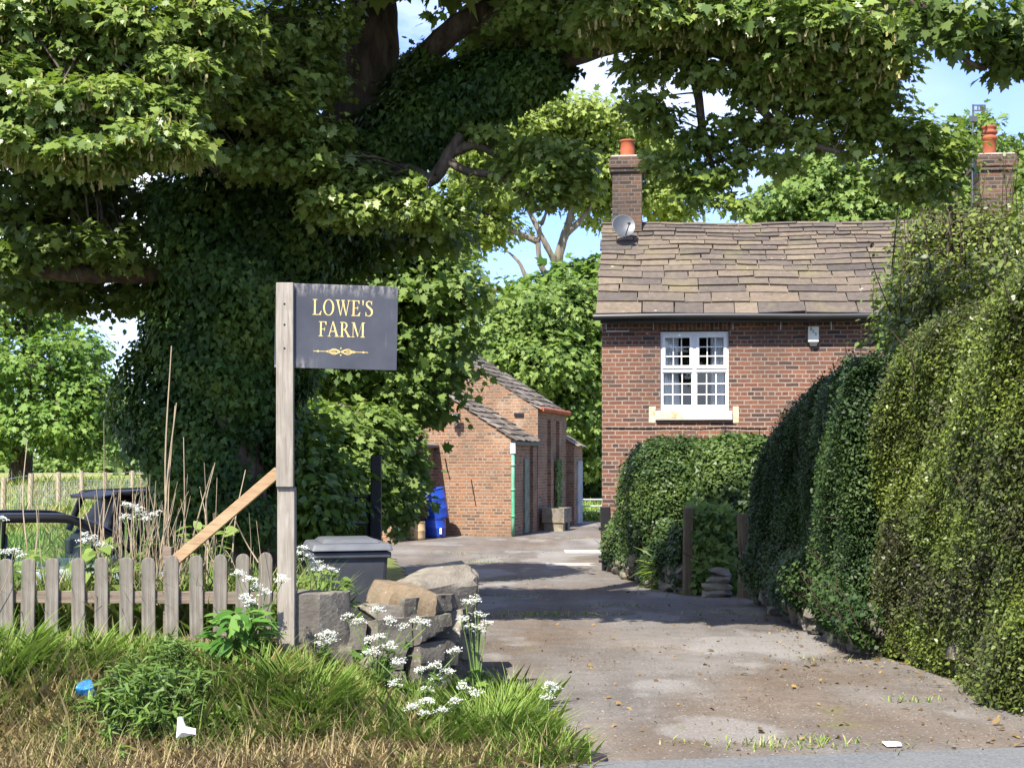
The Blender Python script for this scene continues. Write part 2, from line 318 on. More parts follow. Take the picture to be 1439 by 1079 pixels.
# ------------------------------------------------------------------ leaves
def sycamore_outline():
    pts = [(0, 0)]
    half = [(.16, .02), (.36, -.02), (.30, .16), (.55, .34), (.33, .40), (.42, .66), (.20, .62), (0, 1.0)]
    pts += half; pts += [(-x, y) for x, y in half[-2::-1]]; return np.array(pts)
SH = {'maple': sycamore_outline(), 'ovate': np.array([(0, 0), (.24, .22), (.27, .5), (.12, .82), (0, 1), (-.12, .82), (-.27, .5), (-.24, .22)]),
      'ivy': np.array([(0, .05), (.32, 0), (.42, .28), (.22, .5), (0, 1), (-.22, .5), (-.42, .28), (-.32, 0)]),
      'small': np.array([(0, 0), (.25, .3), (.2, .7), (0, 1), (-.2, .7), (-.25, .3)]),
      'tuft': np.array([(0, 0), (.34, .12), (.22, .4), (.42, .72), (.1, .68), (0, 1), (-.16, .7), (-.4, .8), (-.24, .42), (-.36, .2)]),
      'blade': np.array([(-.5, 0), (.5, 0), (.42, .4), (.26, .75), (0, 1), (-.26, .75), (-.42, .4)]),
      'key': np.array([(-.12, 0), (.12, 0), (.26, .35), (.16, .7), (.24, .9), (0, 1), (-.22, .85), (-.15, .55), (-.25, .3)]),
      'dock': np.array([(0, 0), (.13, .12), (.19, .35), (.17, .6), (.09, .85), (0, 1), (-.09, .85), (-.17, .6), (-.19, .35), (-.13, .12)])}
def leaves(name, pos, nrm, axis, size, lv, shape, m, parent=None, bend=.18, fold=.12, width=1.0):
    s = SH[shape]; k = len(s); pos = np.asarray(pos, float); N = len(pos)
    n = unit(nrm); a = unit(axis-(axis*n).sum(1, keepdims=True)*n); b = np.cross(a, n); size = np.broadcast_to(size, (N,))[:, None, None]
    width = np.broadcast_to(width, (N,))[:, None, None]
    bd = (np.broadcast_to(bend, (N,))*R.uniform(.5, 1.5, N))[:, None, None]
    x = s[None, :, 0, None]; y = s[None, :, 1, None]
    co = pos[:, None]+size*(x*width*b[:, None]+y*a[:, None]+(-bd*y*y+fold*np.abs(x))*n[:, None])
    me = bpy.data.meshes.new(name); me.vertices.add(N*k); me.loops.add(N*k); me.polygons.add(N)
    me.vertices.foreach_set('co', co.astype(np.float32).ravel()); me.loops.foreach_set('vertex_index', np.arange(N*k, dtype=np.int32))
    me.polygons.foreach_set('loop_start', np.arange(N, dtype=np.int32)*k); me.update(calc_edges=True)
    at = me.attributes.new('lv', 'FLOAT', 'FACE'); at.data.foreach_set('value', np.asarray(np.broadcast_to(lv, (N,)), np.float32))
    return link(name, me, m, parent)
def rdir(n): return unit(R.normal(0, 1, (n, 3)))
def bl(px, py, Y, rx, ry, rd): return (P(px, py, Y), np.array([rx*Y/F, rd, ry*Y/F]))
def crown_points(blobs, per_m2, m, sr, shell=.45, flat=.35, upw=.6):
    """sprays of m leaves on and inside each lump of the crown: position, normal, axis, tone"""
    Pp, Nn, Ax, Lv, T = [], [], [], [], []
    for c, r in blobs:
        area = 4.2*(r[0]*r[2]+r[0]*r[1]+r[1]*r[2]); ns = max(3, int(area*per_m2))
        d = rdir(ns); rr = shell+(1-shell)*R.random(ns)**.6; rr *= 1+R.normal(0, .10, ns)
        sp = c+d*r*rr[:, None]; tone = R.random(ns)
        T.append(sp)
        off = R.normal(0, 1, (ns, m, 3))*np.array([sr, sr, sr*flat])
        p = sp[:, None]+off; out = d[:, None]+0*off
        n = unit(np.array([0, 0, upw])+out*.45+R.normal(0, .36, off.shape))
        ax = unit(out*.7+off/sr*.5+R.normal(0, .5, off.shape)+np.array([0, 0, -.45]))
        lv = np.clip(tone[:, None]*.55+R.random((ns, m))*.5, 0, 1)
        Pp.append(p.reshape(-1, 3)); Nn.append(n.reshape(-1, 3)); Ax.append(ax.reshape(-1, 3)); Lv.append(lv.ravel())
    return np.vstack(Pp), np.vstack(Nn), np.vstack(Ax), np.concatenate(Lv), np.vstack(T)
def crown(name, blobs, per_m2, m, sr, size, shape, mat, parent, shell=.45, flat=.35, upw=.6, bend=.2):
    p, n, a, lv, T = crown_points(blobs, per_m2, m, sr, shell, flat, upw)
    leaves(name, p, n, a, size*np.clip(np.exp(R.normal(-.05, .30, len(p))), .4, 1.9), lv, shape, mat, parent, bend); return T
def branches_to(mb, frames, targets, r0=.035, r1=.008, every=1, k=5, sag=.1):
    frames = np.asarray(frames)
    for t in targets[::every]:
        i = np.argmin(((frames-t)**2).sum(1)); s = frames[i]; d = np.linalg.norm(t-s)
        mid = (s+t)/2+R.normal(0, .10, 3)*d+np.array([0, 0, sag*d])
        limb(mb, [s, mid, t], r0*min(1.5, .4+d*.4), r1, k, .05, 5)
# ------------------------------------------------------------------ camera, light, sky
sc = bpy.context.scene
cam = bpy.data.cameras.new('camera'); co = bpy.data.objects.new('camera', cam); C.objects.link(co); sc.camera = co
co.location = (0, 0, CAMZ); co.rotation_euler = (rad(90), 0, 0); cam.sensor_width = 36; cam.lens = F*36/1439
cam.shift_y = (HZ-539.5)/1439; cam.clip_end = 3000; cam.clip_start = .1
EL, AZ = 51.0, 24.0                                # sun height; it stands behind the camera, 24 degrees to the left
sd = Vector((-math.sin(rad(AZ))*math.cos(rad(EL)), -math.cos(rad(AZ))*math.cos(rad(EL)), math.sin(rad(EL))))
sl = bpy.data.lights.new('sun', 'SUN'); sl.energy = 5.0; sl.angle = rad(.53); sl.color = (1, .95, .86)
so = bpy.data.objects.new('sun', sl); C.objects.link(so); so.rotation_euler = sd.to_track_quat('Z', 'Y').to_euler()
w = bpy.data.worlds.new('World'); sc.world = w; w.use_nodes = True; nt = w.node_tree; nt.nodes.clear()
def wn(t, **k):
    n = nt.nodes.new('ShaderNode'+t)
    for a, b in k.items(): setattr(n, a, b)
    return n
L = nt.links.new
sky = wn('TexSky', sky_type='NISHITA'); sky.sun_disc = False; sky.sun_elevation = rad(EL); sky.sun_rotation = math.atan2(sd.x, sd.y)
sky.air_density = 1.0; sky.dust_density = .15; sky.ozone_density = 2.2
tc = wn('TexCoord'); mp = wn('Mapping'); mp.inputs['Scale'].default_value = (1.0, 1.0, 2.6); mp.inputs['Location'].default_value = (.35, .2, .1); L(tc.outputs['Generated'], mp.inputs[0])
nz = wn('TexNoise'); nz.inputs['Scale'].default_value = 2.6; nz.inputs['Detail'].default_value = 8; nz.inputs['Roughness'].default_value = .58; L(mp.outputs[0], nz.inputs['Vector'])
rp = wn('ValToRGB'); rp.color_ramp.elements[0].position = .42; rp.color_ramp.elements[1].position = .62; L(nz.outputs['Fac'], rp.inputs[0])
sp = wn('SeparateXYZ'); L(tc.outputs['Generated'], sp.inputs[0])
mr = wn('MapRange'); mr.inputs[1].default_value = .30; mr.inputs[2].default_value = -.05; mr.inputs[3].default_value = 1.; mr.inputs[4].default_value = 1.; L(sp.outputs[0], mr.inputs[0])
mr.inputs[3].default_value = .12
mm = wn('Math', operation='MULTIPLY'); L(rp.outputs[0], mm.inputs[0]); L(mr.outputs[0], mm.inputs[1])
mx = wn('MixRGB'); L(mm.outputs[0], mx.inputs[0]); tn = wn('MixRGB', blend_type='MULTIPLY'); tn.inputs[0].default_value = 1; tn.inputs[2].default_value = (.56, .62, .93, 1); L(sky.outputs[0], tn.inputs[1]); L(tn.outputs[0], mx.inputs[1]); mx.inputs[2].default_value = (5.6, 5.9, 6.3, 1)
bg = wn('Background'); bg.inputs[1].default_value = .15; L(mx.outputs[0], bg.inputs[0]); wo = wn('OutputWorld'); L(bg.outputs[0], wo.inputs[0])
sc.view_settings.view_transform = 'Standard'; sc.view_settings.look = 'None'; sc.view_settings.gamma = 1; sc.view_settings.exposure = 1.18
sc.cycles.max_bounces = 8; sc.cycles.transparent_max_bounces = 16; sc.cycles.use_denoising = True

# ------------------------------------------------------------------ ground, drive, road
def sheet(name, xs, ys, m, dz, kind='structure'):
    """grid; xs is a function row -> x values"""
    rows = [xs(y) for y in ys]; k = len(rows[0]); X = np.array(rows); Y = np.repeat(np.array(ys)[:, None], k, 1); Z = H(X, Y)+dz
    mb = MB(); mb.add(np.stack([X, Y, Z], -1).reshape(-1, 3), [(i*k+j, i*k+j+1, (i+1)*k+j+1, (i+1)*k+j) for i in range(len(ys)-1) for j in range(k-1)], .5)
    return tag(mb.build(name, m, smooth=True), kind=kind)
xa = np.concatenate([np.linspace(-400, -42, 14), np.linspace(-40, -6.4, 40), np.linspace(-6, 4.2, 86), np.linspace(4.6, 40, 36), np.linspace(45, 400, 12)])
ya = np.concatenate([np.linspace(-60, 4, 12), np.linspace(6, 12, 61), np.linspace(12.3, 50, 110), np.linspace(52, 140, 30), np.linspace(160, 900, 14)])
sheet('ground', lambda y: xa, ya, 'soil', -.012)
yl = [7.0, 7.4, 8.4, 9.2, 10.2, 10.9, 12.0, 16.0, 22., 28., 31., 34., 43.5]; xl = [.42, .36, .18, .02, -.25, -.75, -.95, -1.0, -1.5, -2.4, -3.4, -5., -5.]
yr = [7.0, 7.8, 9.0, 12., 17., 17.4, 18.6, 19.2, 23., 25., 31, 33., 43.5]; xr = [4.2, 3.7, 3.35, 3.1, 3.0, 3.0, 2.95, 2.35, 1.75, 1.68, 2.6, 6., 6.]
def drive_row(y):
    a, b = np.interp(y, yl, xl), np.interp(y, yr, xr)
    a += .10*math.sin(y*3.1)*.5+.06*math.sin(y*7.7); return np.linspace(a, b, 34)
sheet('driveway', drive_row, np.concatenate([np.linspace(7.3, 12, 48), np.linspace(12.3, 43.5, 90)]), 'drive', .0)
mb = MB(); n = 60; xs = np.linspace(-60, 60, n); wob = R.normal(0, .018, n)
top = [(x, road_edge(x)+w_, .006) for x, w_ in zip(xs, wob)]; bot = [(x, -3.0+.157*x, .006) for x in xs]
mb.add(top+bot, [(i+1, i, n+i, n+i+1) for i in range(n-1)]); tag(mb.build('road', 'asphalt'), kind='structure')
for i, (px, py, wx, wy) in enumerate([(800, 793, .42, .36), (822, 775, .42, .55), (1165, 928, .55, .16), (848, 880, .4, .1)][:2]):
    Y = (CAMZ+.30)*F/(py-HZ); X = (px-CX)*Y/F
    tag(sheet('concrete_patch', lambda y: np.linspace(X-wx, X+wx+.1*math.sin(y*9), 5), np.linspace(Y-wy, Y+wy, 4), 'concrete', .005), kind='structure')

# ------------------------------------------------------------------ farmhouse (local frame: x along the front, y back, z up; origin at the front left corner)
TH = rad(-6); HX, HY = 1.581, 25.0
house = thing('farmhouse', 'red brick two storey farmhouse with stone slate roof and white framed window', 'house', (HX, HY, 0), TH)
cs, sn = math.cos(-TH), math.sin(-TH)
def hloc(px, py, d=0.0):                            # pixel -> local x, z on the plane y = d of the house
    k = (px-CX)/F; X0, Y0 = HX+d*sn, HY+d*cs
    s = (k*Y0-X0)/(cs+k*sn); Y = Y0-s*sn; return s, CAMZ+(HZ-py)*Y/F
LEN, DEP = 7.75, 5.0; ZB = -.6
wx0, zt = hloc(928, 466); wx1, zs = hloc(1024, 577); EV = hloc(1000, 446)[1]
PITCH = (6.12-EV)/(DEP/2+.26)
mb = MB()
for (a, b, c, d) in [(0, wx0, ZB, EV+.1), (wx1, LEN, ZB, EV+.1), (wx0, wx1, ZB, zs), (wx0, wx1, zt+.02, EV+.1)]:
    mb.poly([(a, 0, c), (b, 0, c), (b, 0, d), (a, 0, d)])
RZ = EV+PITCH*(DEP/2+.22)
for x in (0, LEN):
    p = [(x, 0, ZB), (x, 0, EV+.1), (x, DEP/2, RZ-.05), (x, DEP, EV+.1), (x, DEP, ZB)]; mb.poly(p if x else p[::-1])
mb.poly([(LEN, DEP, ZB), (0, DEP, ZB), (0, DEP, EV+.1), (LEN, DEP, EV+.1)])
for p in ([(wx0, 0, zs), (wx0, .11, zs), (wx0, .11, zt), (wx0, 0, zt)], [(wx1, 0, zt), (wx1, .11, zt), (wx1, .11, zs), (wx1, 0, zs)], [(wx0, 0, zt), (wx0, .11, zt), (wx1, .11, zt), (wx1, 0, zt)]): mb.poly(p)
mb.build('brick_wall', 'house_brick', house)
a0, a1 = hloc(916, 450)[0], hloc(1032, 450)[0]
MB().box((a0, -.006, zt+.015), (a1, .05, zt+.235)).build('window_arch', 'house_brick', house, soldier=True)
b0, bz1 = hloc(925, 600); b1, bz0 = hloc(1046, 619); n = 18; mb = MB()
for i in range(n):
    t0, t1 = i/n, (i+.86)/n; f = lambda t: .07*(1-(2*t-1)**2); lean = .05*(2*(t0+t1)/2-1)
    x0, x1 = mix(b0, b1, t0), mix(b0, b1, t1)
    mb.prism([(x0, -.007, bz0-.02+f(t0)), (x1, -.007, bz0-.02+f(t1)), (x1+lean, -.007, bz1-.06+f(t1)), (x0+lean, -.007, bz1-.06+f(t0))], (0, .03, 0))
mb.build('lower_window_arch', 'house_brick', house)
# roof of stone slates
LS = math.hypot(DEP/2+.26, 6.12-EV); rows = [15, 13, 10, 10, 10, 8.5, 7.5, 8, 7.5, 7, 6.8, 6.6, 6, 6, 5.6, 5.4]; tot = sum(rows)
ang = math.atan(PITCH); ux, uz = math.cos(ang), math.sin(ang); mb = MB(); acc = 0
for ri, r_ in enumerate(rows):
    e = LS*r_/tot; d0 = acc; acc += e; x = -.10+R.normal(0, .012); lim = LEN+.15
    while x < lim:
        wd = R.uniform(.28, .72)*(.75+.5*r_/12); x2 = min(x+wd, lim); th = R.uniform(.022, .038)
        jd = R.normal(0, .010); lift = R.uniform(.012, .03); yaw = R.normal(0, .008); g_ = .006+.012*R.random()**3
        def sp_(s_, d, hgt):
            sag = -.07*math.sin(math.pi*max(0, min(1, s_/LEN)))*(.5+.5*d/LS)+.012*math.sin(s_*2.3+d*1.7)
            return (s_, -.26+d*ux-hgt*uz, EV+.03+d*uz+hgt*ux+sag)
        bd, tp = d0+jd, min(LS, d0+e*1.45); e0, e1 = bd-yaw, bd+yaw; h0 = lift+.012; lv = float(np.clip(R.normal(.5, .28), 0, 1)); m_ = (x+x2)/2
        if acc > LS-.01: tp = LS
        ch = R.random() < .10
        A = [(x+g_, e0), (m_, (e0+e1)/2+R.normal(0, .006)), (x2-g_, e1+(.02 if ch else 0)), (x2-g_, tp), (x+g_, tp)]
        hh = [h0, h0, h0, 0, 0]
        topv = [sp_(q[0], q[1], hgt+th) for q, hgt in zip(A, hh)]; botv = [sp_(q[0], q[1], hgt) for q, hgt in zip(A, hh)]
        mb.add(topv+botv, [(0, 1, 2, 3, 4), (9, 8, 7, 6, 5), (5, 6, 1, 0), (6, 7, 2, 1), (7, 8, 3, 2), (9, 5, 0, 4)], lv); x = x2
mb.poly([(-.08, DEP+.26, EV), (LEN+.12, DEP+.26, EV), (LEN+.12, DEP/2, RZ), (-.08, DEP/2, RZ)], .3)
mb.poly([(-.06, -.2, EV+.0), (LEN+.1, -.2, EV+.0), (LEN+.1, DEP/2, RZ-.07), (-.06, DEP/2, RZ-.07)], .1)
roof = mb.build('roof', 'stone_slate', house)
mb = MB(); x = .48
while x < LEN:
    wd = R.uniform(.45, .75); sg = -.07*math.sin(math.pi*min(1, x/LEN)); zz = 6.12+.02+sg
    mb.prism([(x, DEP/2-.17, zz-.13), (x, DEP/2-.05, zz+.02), (x, DEP/2+.05, zz+.02), (x, DEP/2+.17, zz-.13)], (min(wd, LEN-x+.1)-.012, 0, R.normal(0, .008)), float(R.uniform(.45, .95))); x += wd
mb.build('ridge_stones', 'stone_slate', roof, bevel=.01)
mb = MB(); gp = [(-.14+(LEN+.2)*t, -.31, EV-.01-.03*t+.012*math.sin(t*9)) for t in np.linspace(0, 1, 20)]; mb.tube(gp, .058, 10)
mb.box((-.02, -.24, EV-.11), (LEN, -.215, EV+.0)); mb.build('gutter', 'black_plastic', house, smooth=False)
for px in (852, 918, 1030, 1097, 1168):
    s_, z_ = hloc(px, 456); MB().box((s_-.008, -.022, z_-.09), (s_+.008, -.002, z_+.05)).build('gutter_bracket', 'galvanised', house)
# window
win = thing('window', '', '', (0, 0, 0)); win.parent = house
for k in ('label', 'category'):
    if k in win: del win[k]
def wbar(mb, x0, z0, x1, z1, y0, y1): mb.box((x0, y0, z0), (x1, y1, z1))
W, Hh = wx1-wx0, zt-zs; xm = (wx0+wx1)/2; zm = zs+Hh*.515; mb = MB(); f_ = .055
for (a, b, c, d) in [(wx0, zs, wx1, zs+.085), (wx0, zt-.055, wx1, zt), (wx0, zs+.085, wx0+f_*.6, zt-.055), (wx1-f_*.6, zs+.085, wx1, zt-.055), (xm-.03, zs+.085, xm+.03, zt-.055)]: wbar(mb, a, b, c, d, .035, .10)
wbar(mb, wx0+f_*.6, zm-.035, xm-.03, zm+.03, .040, .10); wbar(mb, xm+.03, zm-.035, wx1-f_*.6, zm+.03, .040, .10)
mb.build('frame', 'white_paint', win, bevel=.006)
for (x0, x1) in ((wx0+f_*.6, xm-.03), (xm+.03, wx1-f_*.6)):
    for (z0, z1, b_) in ((zs+.085, zm-.035, .018), (zm+.03, zt-.055, .052)):
        y0 = .06 if b_ < .03 else .022; mb = MB()
        for (a, b, c, d) in [(x0, z0, x1, z0+b_), (x0, z1-b_, x1, z1), (x0, z0+b_, x0+b_, z1-b_), (x1-b_, z0+b_, x1, z1-b_)]: wbar(mb, a, b, c, d, y0, .095)
        for i in (1, 2):
            xx = mix(x0+b_, x1-b_, i/3); wbar(mb, xx-.009, z0+b_, xx+.009, z1-b_, .07, .088)
            zz = mix(z0+b_, z1-b_, i/3)
            for j in range(3):
                xa_, xb_ = mix(x0+b_, x1-b_, j/3)+(.009 if j else 0), mix(x0+b_, x1-b_, (j+1)/3)-(.009 if j < 2 else 0); wbar(mb, xa_, zz-.009, xb_, zz+.009, .071, .087)
        mb.build('sash', 'white_paint', win)
        MB().poly([(x0+b_, .08, z0+b_), (x1-b_, .08, z0+b_), (x1-b_, .08, z1-b_), (x0+b_, .08, z1-b_)]).build('pane', 'window_glass', win)
for s_ in (-1, 1):
    xe_ = wx0+.03 if s_ < 0 else wx1-.03; n = 26; top = []; bot = []
    for i in range(n):
        t = i/(n-1); yy = .135+.022*math.sin(t*26); top.append((xe_-s_*t*W*.245, yy, zt-.03)); bot.append((xe_-s_*(t*W*(.235+.04*(s_ < 0))), yy+.01*math.sin(t*13), zs+.05))
    mid = [((a[0]*.6+b[0]*.4)+s_*.018*t, a[1], a[2]*.45+b[2]*.55) for a, b, t in zip(top, bot, np.linspace(0, 1, n))]
    mb = MB(); mb.add(top+mid+bot, [(r*n+i, r*n+i+1, (r+1)*n+i+1, (r+1)*n+i) for r in range(2) for i in range(n-1)]); mb.build('curtain', 'curtain', win, smooth=True)
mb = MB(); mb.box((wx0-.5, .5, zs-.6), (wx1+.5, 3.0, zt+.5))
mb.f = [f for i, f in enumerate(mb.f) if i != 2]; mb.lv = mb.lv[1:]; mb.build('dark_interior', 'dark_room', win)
s0, z1 = hloc(921, 577.5); s1, z0 = hloc(1029, 590)
MB().box((s0, -.07, z0), (s1, .034, z1)).build('sill', 'sill_stone', win, bevel=.008)
mb = MB()
for (pa, pb) in ((912, 921), (1030, 1038)):
    x0, zz1 = hloc(pa, 571); x1, zz0 = hloc(pb, 594); MB().box((x0, -.012, zz0), (x1, .01, zz1)).build('flaking_jamb_paint', 'flaking_paint', win)
x0, zz1 = hloc(922, 578); x1, zz0 = hloc(962, 588); mb.box((x0, -.076, zz0), (x1, -.069, zz1)); mb.build('flaking_sill_paint', 'flaking_paint', win)
mb = MB(); cp = [(*hloc(px, py),) for px, py in [(850, 601), (900, 602), (945, 601.5), (985, 603), (1015, 600), (1050, 602), (1077, 602)]]
mb.tube([(a, -.012, b) for a, b in cp], .007, 5); a, b = hloc(1067, 603); mb.tube([(a, -.012, b), (a+.01, -.012, b-.45)], .008, 5); mb.build('cable', 'black_plastic', house)
x0, zz = hloc(852, 466); x1, _ = hloc(884, 466); MB().box((x0, -.05, zz-.012), (x1, -.002, zz+.012)).build('wall_light', 'galvanised', house, bevel=.005)
# chimneys
def chimney(x0, x1, y0, y1, zb, ztop, pots, mbrick):
    mb = MB(); ch = .30; mb.box((x0, y0, zb), (x1, y1, ztop-ch)); mb.box((x0-.04, y0-.04, ztop-ch), (x1+.04, y1+.04, ztop-ch+.075)); mb.box((x0-.065, y0-.065, ztop-ch+.075), (x1+.065, y1+.065, ztop-.06))
    mb.box((x0-.04, y0-.04, ztop-.06), (x1+.04, y1+.04, ztop))
    st = mb.build('chimney', mbrick, house, bevel=.008); mx_, my_ = (x0+x1)/2, (y0+y1)/2
    MB().prism([(x0-.02, y0-.02, ztop-.01), (x1+.02, y0-.02, ztop-.01), (x1+.02, y1+.02, ztop-.01), (x0-.02, y1+.02, ztop-.01)], (0, 0, .035)).build('flaunching', 'mortar_cap', st, bevel=.015)
    MB().box((x0-.03, y0-.03, zb+.02), (x1+.03, y1+.03, zb+.28)).build('flashing', 'lead', st)
    for (dx, r, hh, band) in pots:
        pr = [(r*1.06, 0), (r, .05), (r*.98, hh*.55)] + ([(r*1.16, hh*.58), (r*1.18, hh*.66), (r*.98, hh*.69), (r*.95, hh*.74), (r*1.2, hh*.76), (r*1.22, hh*.82), (r*.92, hh*.85)] if band else []) + [(r*.92, hh*.9), (r*1.08, hh*.94), (r*1.1, hh), (r*.85, hh), (r*.8, hh*.6)]
        MB().lathe(pr, (mx_+dx, my_, ztop+.01), 22).build('chimney_pot', 'terracotta', st, smooth=True)
cx0 = hloc(860.5, 300, 2.15)[0]; cx1 = hloc(902, 300, 2.15)[0]; ctop = hloc(880, 220, 2.15)[1]
chimney(cx0, cx1, 2.15, 2.8, hloc(880, 334, 2.15)[1]-.25, ctop, [(0, .14, .36, False)], 'chimney_brick')
rx0 = hloc(1377, 240, 2.1)[0]; rx1 = hloc(1425, 240, 2.1)[0]; rtop = hloc(1400, 217, 2.1)[1]
chimney(rx0, rx1, 2.1, 2.9, 5.4, rtop, [(-.05, .125, .60, True)], 'chimney_brick')
# satellite dish, alarm box, aerial
dx, dz = hloc(876, 319, 1.72); hm = Matrix.Translation((HX, HY, 0)) @ Matrix.Rotation(TH, 4, 'Z'); wp = hm @ Vector((dx, 1.72, dz))
dish = thing('satellite_dish', 'grey oval satellite dish at the foot of the left chimney', 'satellite dish', wp)
fm = Matrix.Rotation(rad(8), 4, 'Z') @ Matrix.Rotation(rad(-72), 4, 'X')
fm = Vector((.10, -.92, .34)).to_track_quat('Z', 'Y').to_matrix().to_4x4() @ Matrix.Scale(.94, 4, (1, 0, 0))
prof = [(.002, .0), (.07, .005), (.13, .016), (.18, .031), (.215, .046), (.232, .054), (.236, .050), (.218, .038), (.18, .022), (.13, .006), (.07, -.006), (.002, -.012)]
MB().lathe(prof, (0, 0, 0), 32, fm).build('reflector', 'grey_metal', dish, smooth=True)
a = fm @ Vector((.02, -.20, .04)); b = fm @ Vector((.06, -.10, .30)); mb = MB().tube([a, b], .011, 6); mb.tube([b, fm @ Vector((.05, -.06, .25))], .028, 8); mb.build('feed_arm', 'grey_metal', dish)
mb = MB().tube([fm @ Vector((0, 0, -.01)), (0, .22, -.06), (0, .24, -.34)], .02, 7); mb.build('mount', 'galvanised', dish)
ax0, az1 = hloc(1135, 459); ax1, az0 = hloc(1150, 481)
wp = hm @ Vector(((ax0+ax1)/2, 0, az0)); al = thing('alarm_box', 'cream burglar alarm box with small dark lettering under the eaves', 'alarm box', wp, TH)
wA, hA = (ax1-ax0)/2, az1-az0; MB().box((-wA, -.085, 0), (wA, -.002, hA)).build('cover', 'alarm_box', al, bevel=.01)
MB().prism([(-wA*.85, -.08, -.001), (wA*.85, -.08, -.001), (wA*.6, -.07, -.07), (-wA*.6, -.07, -.07)], (0, .06, 0)).build('strobe_lens', 'grey_metal', al)
mb = MB()
for (u, v) in ((-.5, .82), (-.05, .66), (.4, .50)):
    x_, z_ = u*wA, v*hA; mb.tube([(x_-.016, -.0865, z_+.022), (x_+.014, -.0865, z_+.02), (x_+.012, -.0865, z_+.002), (x_-.01, -.0865, z_+.002), (x_-.008, -.0865, z_-.02), (x_+.018, -.0865, z_-.018)], .005, 4)
mb.build('lettering', 'black_paint', al)
ap = P(1366.5, 300, 26.4); at = thing('television_aerial', 'thin mast with panel aerial beside the right chimney', 'aerial', ap)
MB().tube([(0, 0, -.9), (0, 0, .5), (.01, 0, 2.02)], .016, 6).build('mast', 'grey_metal', at)
mb = MB()
for z_ in (1.90, 2.0): mb.box((0, -.02, z_-.012), (.24, .0, z_+.012))
for x_ in (.02, .1, .15, .235): mb.box((x_-.012, -.021, 1.912), (x_+.008, .001, 1.988))
mb.box((-.05, -.03, 1.70), (.09, .03, 1.80)); mb.build('panel', 'grey_metal', at)

# ------------------------------------------------------------------ brick barn behind the yard
BTH = rad(-14); BX, BY = .01, 35.0; barn = thing('brick_barn', 'weathered red brick barn of stepped gables across the yard', 'barn', (BX, BY, 0), BTH)
BZ = -.5; E1 = 2.09; SL = .64; E2 = P(760, 575, 37.6)[2]
def stepwall(mb, x0, x1, y0, y1, eave, ridge_x):     # gabled block: eave on the right, rising to a ridge at ridge_x, mirrored beyond
    rz = eave+SL*(x1-ridge_x); lz = rz-SL*(ridge_x-x0)
    for y in (y0, y1):
        p = [(x0, y, BZ), (x1, y, BZ), (x1, y, eave), (ridge_x, y, rz), (x0, y, lz)]; mb.poly(p if y == y0 else p[::-1])
    mb.poly([(x1, y0, BZ), (x1, y1, BZ), (x1, y1, eave), (x1, y0, eave)]); mb.poly([(x0, y1, BZ), (x0, y0, BZ), (x0, y0, lz), (x0, y1, lz)]); return rz
mb = MB(); r1 = stepwall(mb, -6.2, 0, 0, 2.7, E1, -3.1); r2 = stepwall(mb, -7.2, .02, 2.7, 6.4, E2, -3.6); r3 = stepwall(mb, -5, .25, 6.4, 7.6, 2.0, -2.5)
mb.build('brick_wall', 'barn_brick', barn)
mb = MB()
for (y0, y1) in ((3.9, 4.25), (5.0, 5.3)): mb.box((.02, y0, BZ), (.11, y1, E2-.25))
mb.box((0, 1.9, BZ), (.08, 2.3, E1-.2)); mb.build('buttress', 'barn_brick', barn)
def slated(name, x1, ridge, y0, y1, eave, nrow, over=.12):
    mb = MB(); L_ = (x1+over-ridge); 
    for side in (0, 1):
        for r in range(nrow):
            y = y0-.06
            while y < y1:
                wd = R.uniform(.22, .4); y2 = min(y1+.04, y+wd)
                def q(t, yy, h):
                    x = x1+over-L_*t; x = x if side == 0 else 2*ridge-x; return (x, yy, eave-SL*over+SL*L_*t+h+.01*math.sin(yy*3+t*5))
                t0, t1 = r/nrow+R.normal(0, .003), min(1, (r+1.3)/nrow); h0 = .03+R.uniform(0, .025)
                vs = [q(t0, y+.006, h0+.022), q(t0, y2-.006, h0+.022), q(t1, y2-.006, .026), q(t1, y+.006, .026), q(t0, y+.006, h0), q(t0, y2-.006, h0), q(t1, y2-.006, 0), q(t1, y+.006, 0)]
                mb.add(vs, [(0, 1, 2, 3), (7, 6, 5, 4), (4, 5, 1, 0), (5, 6, 2, 1), (7, 4, 0, 3)], float(np.clip(R.normal(.5, .3), 0, 1))); y = y2
    return mb.build(name, 'barn_slate', barn)
slated('roof', 0, -3.1, 0, 2.7, E1, 14); slated('roof', .02, -3.6, 2.75, 6.4, E2, 15, .1); slated('roof', .25, -2.5, 6.4, 7.6, 2.0, 10)
mb = MB(); mb.box((-.02, -.075, E1-.16), (.10, .0, E1-.02)); mb.box((.02, .02, E1-.14), (.10, 2.7, E1-.06)); mb.build('eaves_board', 'black_paint', barn)
mb = MB().tube([(.03, -.06, E1-.1), (.03, -.06, E1-.35)], .07, 10); mb.build('hopper', 'white_paint', barn)
mb = MB().tube([(.03, -.06, E1-.3), (.03, -.06, 1.0), (.035, -.06, .2), (.03, -.06, -.26)], .045, 9)
for z in (1.45, .85, .2): mb.tube([(.03, -.06, z-.03), (.03, -.06, z+.03)], .056, 9)
mb.build('downpipe', 'green_pipe', barn, smooth=True)
mb = MB()
for i in range(9): y = 2.8+i*.4; mb.tube([(.10, y, E2+.0), (.10, y+.38, E2-.0)], .07, 8)
mb.build('red_eaves_tiles', 'terracotta', barn)
MB().box((.001, 1.15, -.27), (.045, 1.62, 1.62)).build('door', 'green_door', barn)
MB().box((.25, 6.75, -.28), (.30, 7.4, 1.55)).build('door', 'grey_door', barn)
mb = MB()
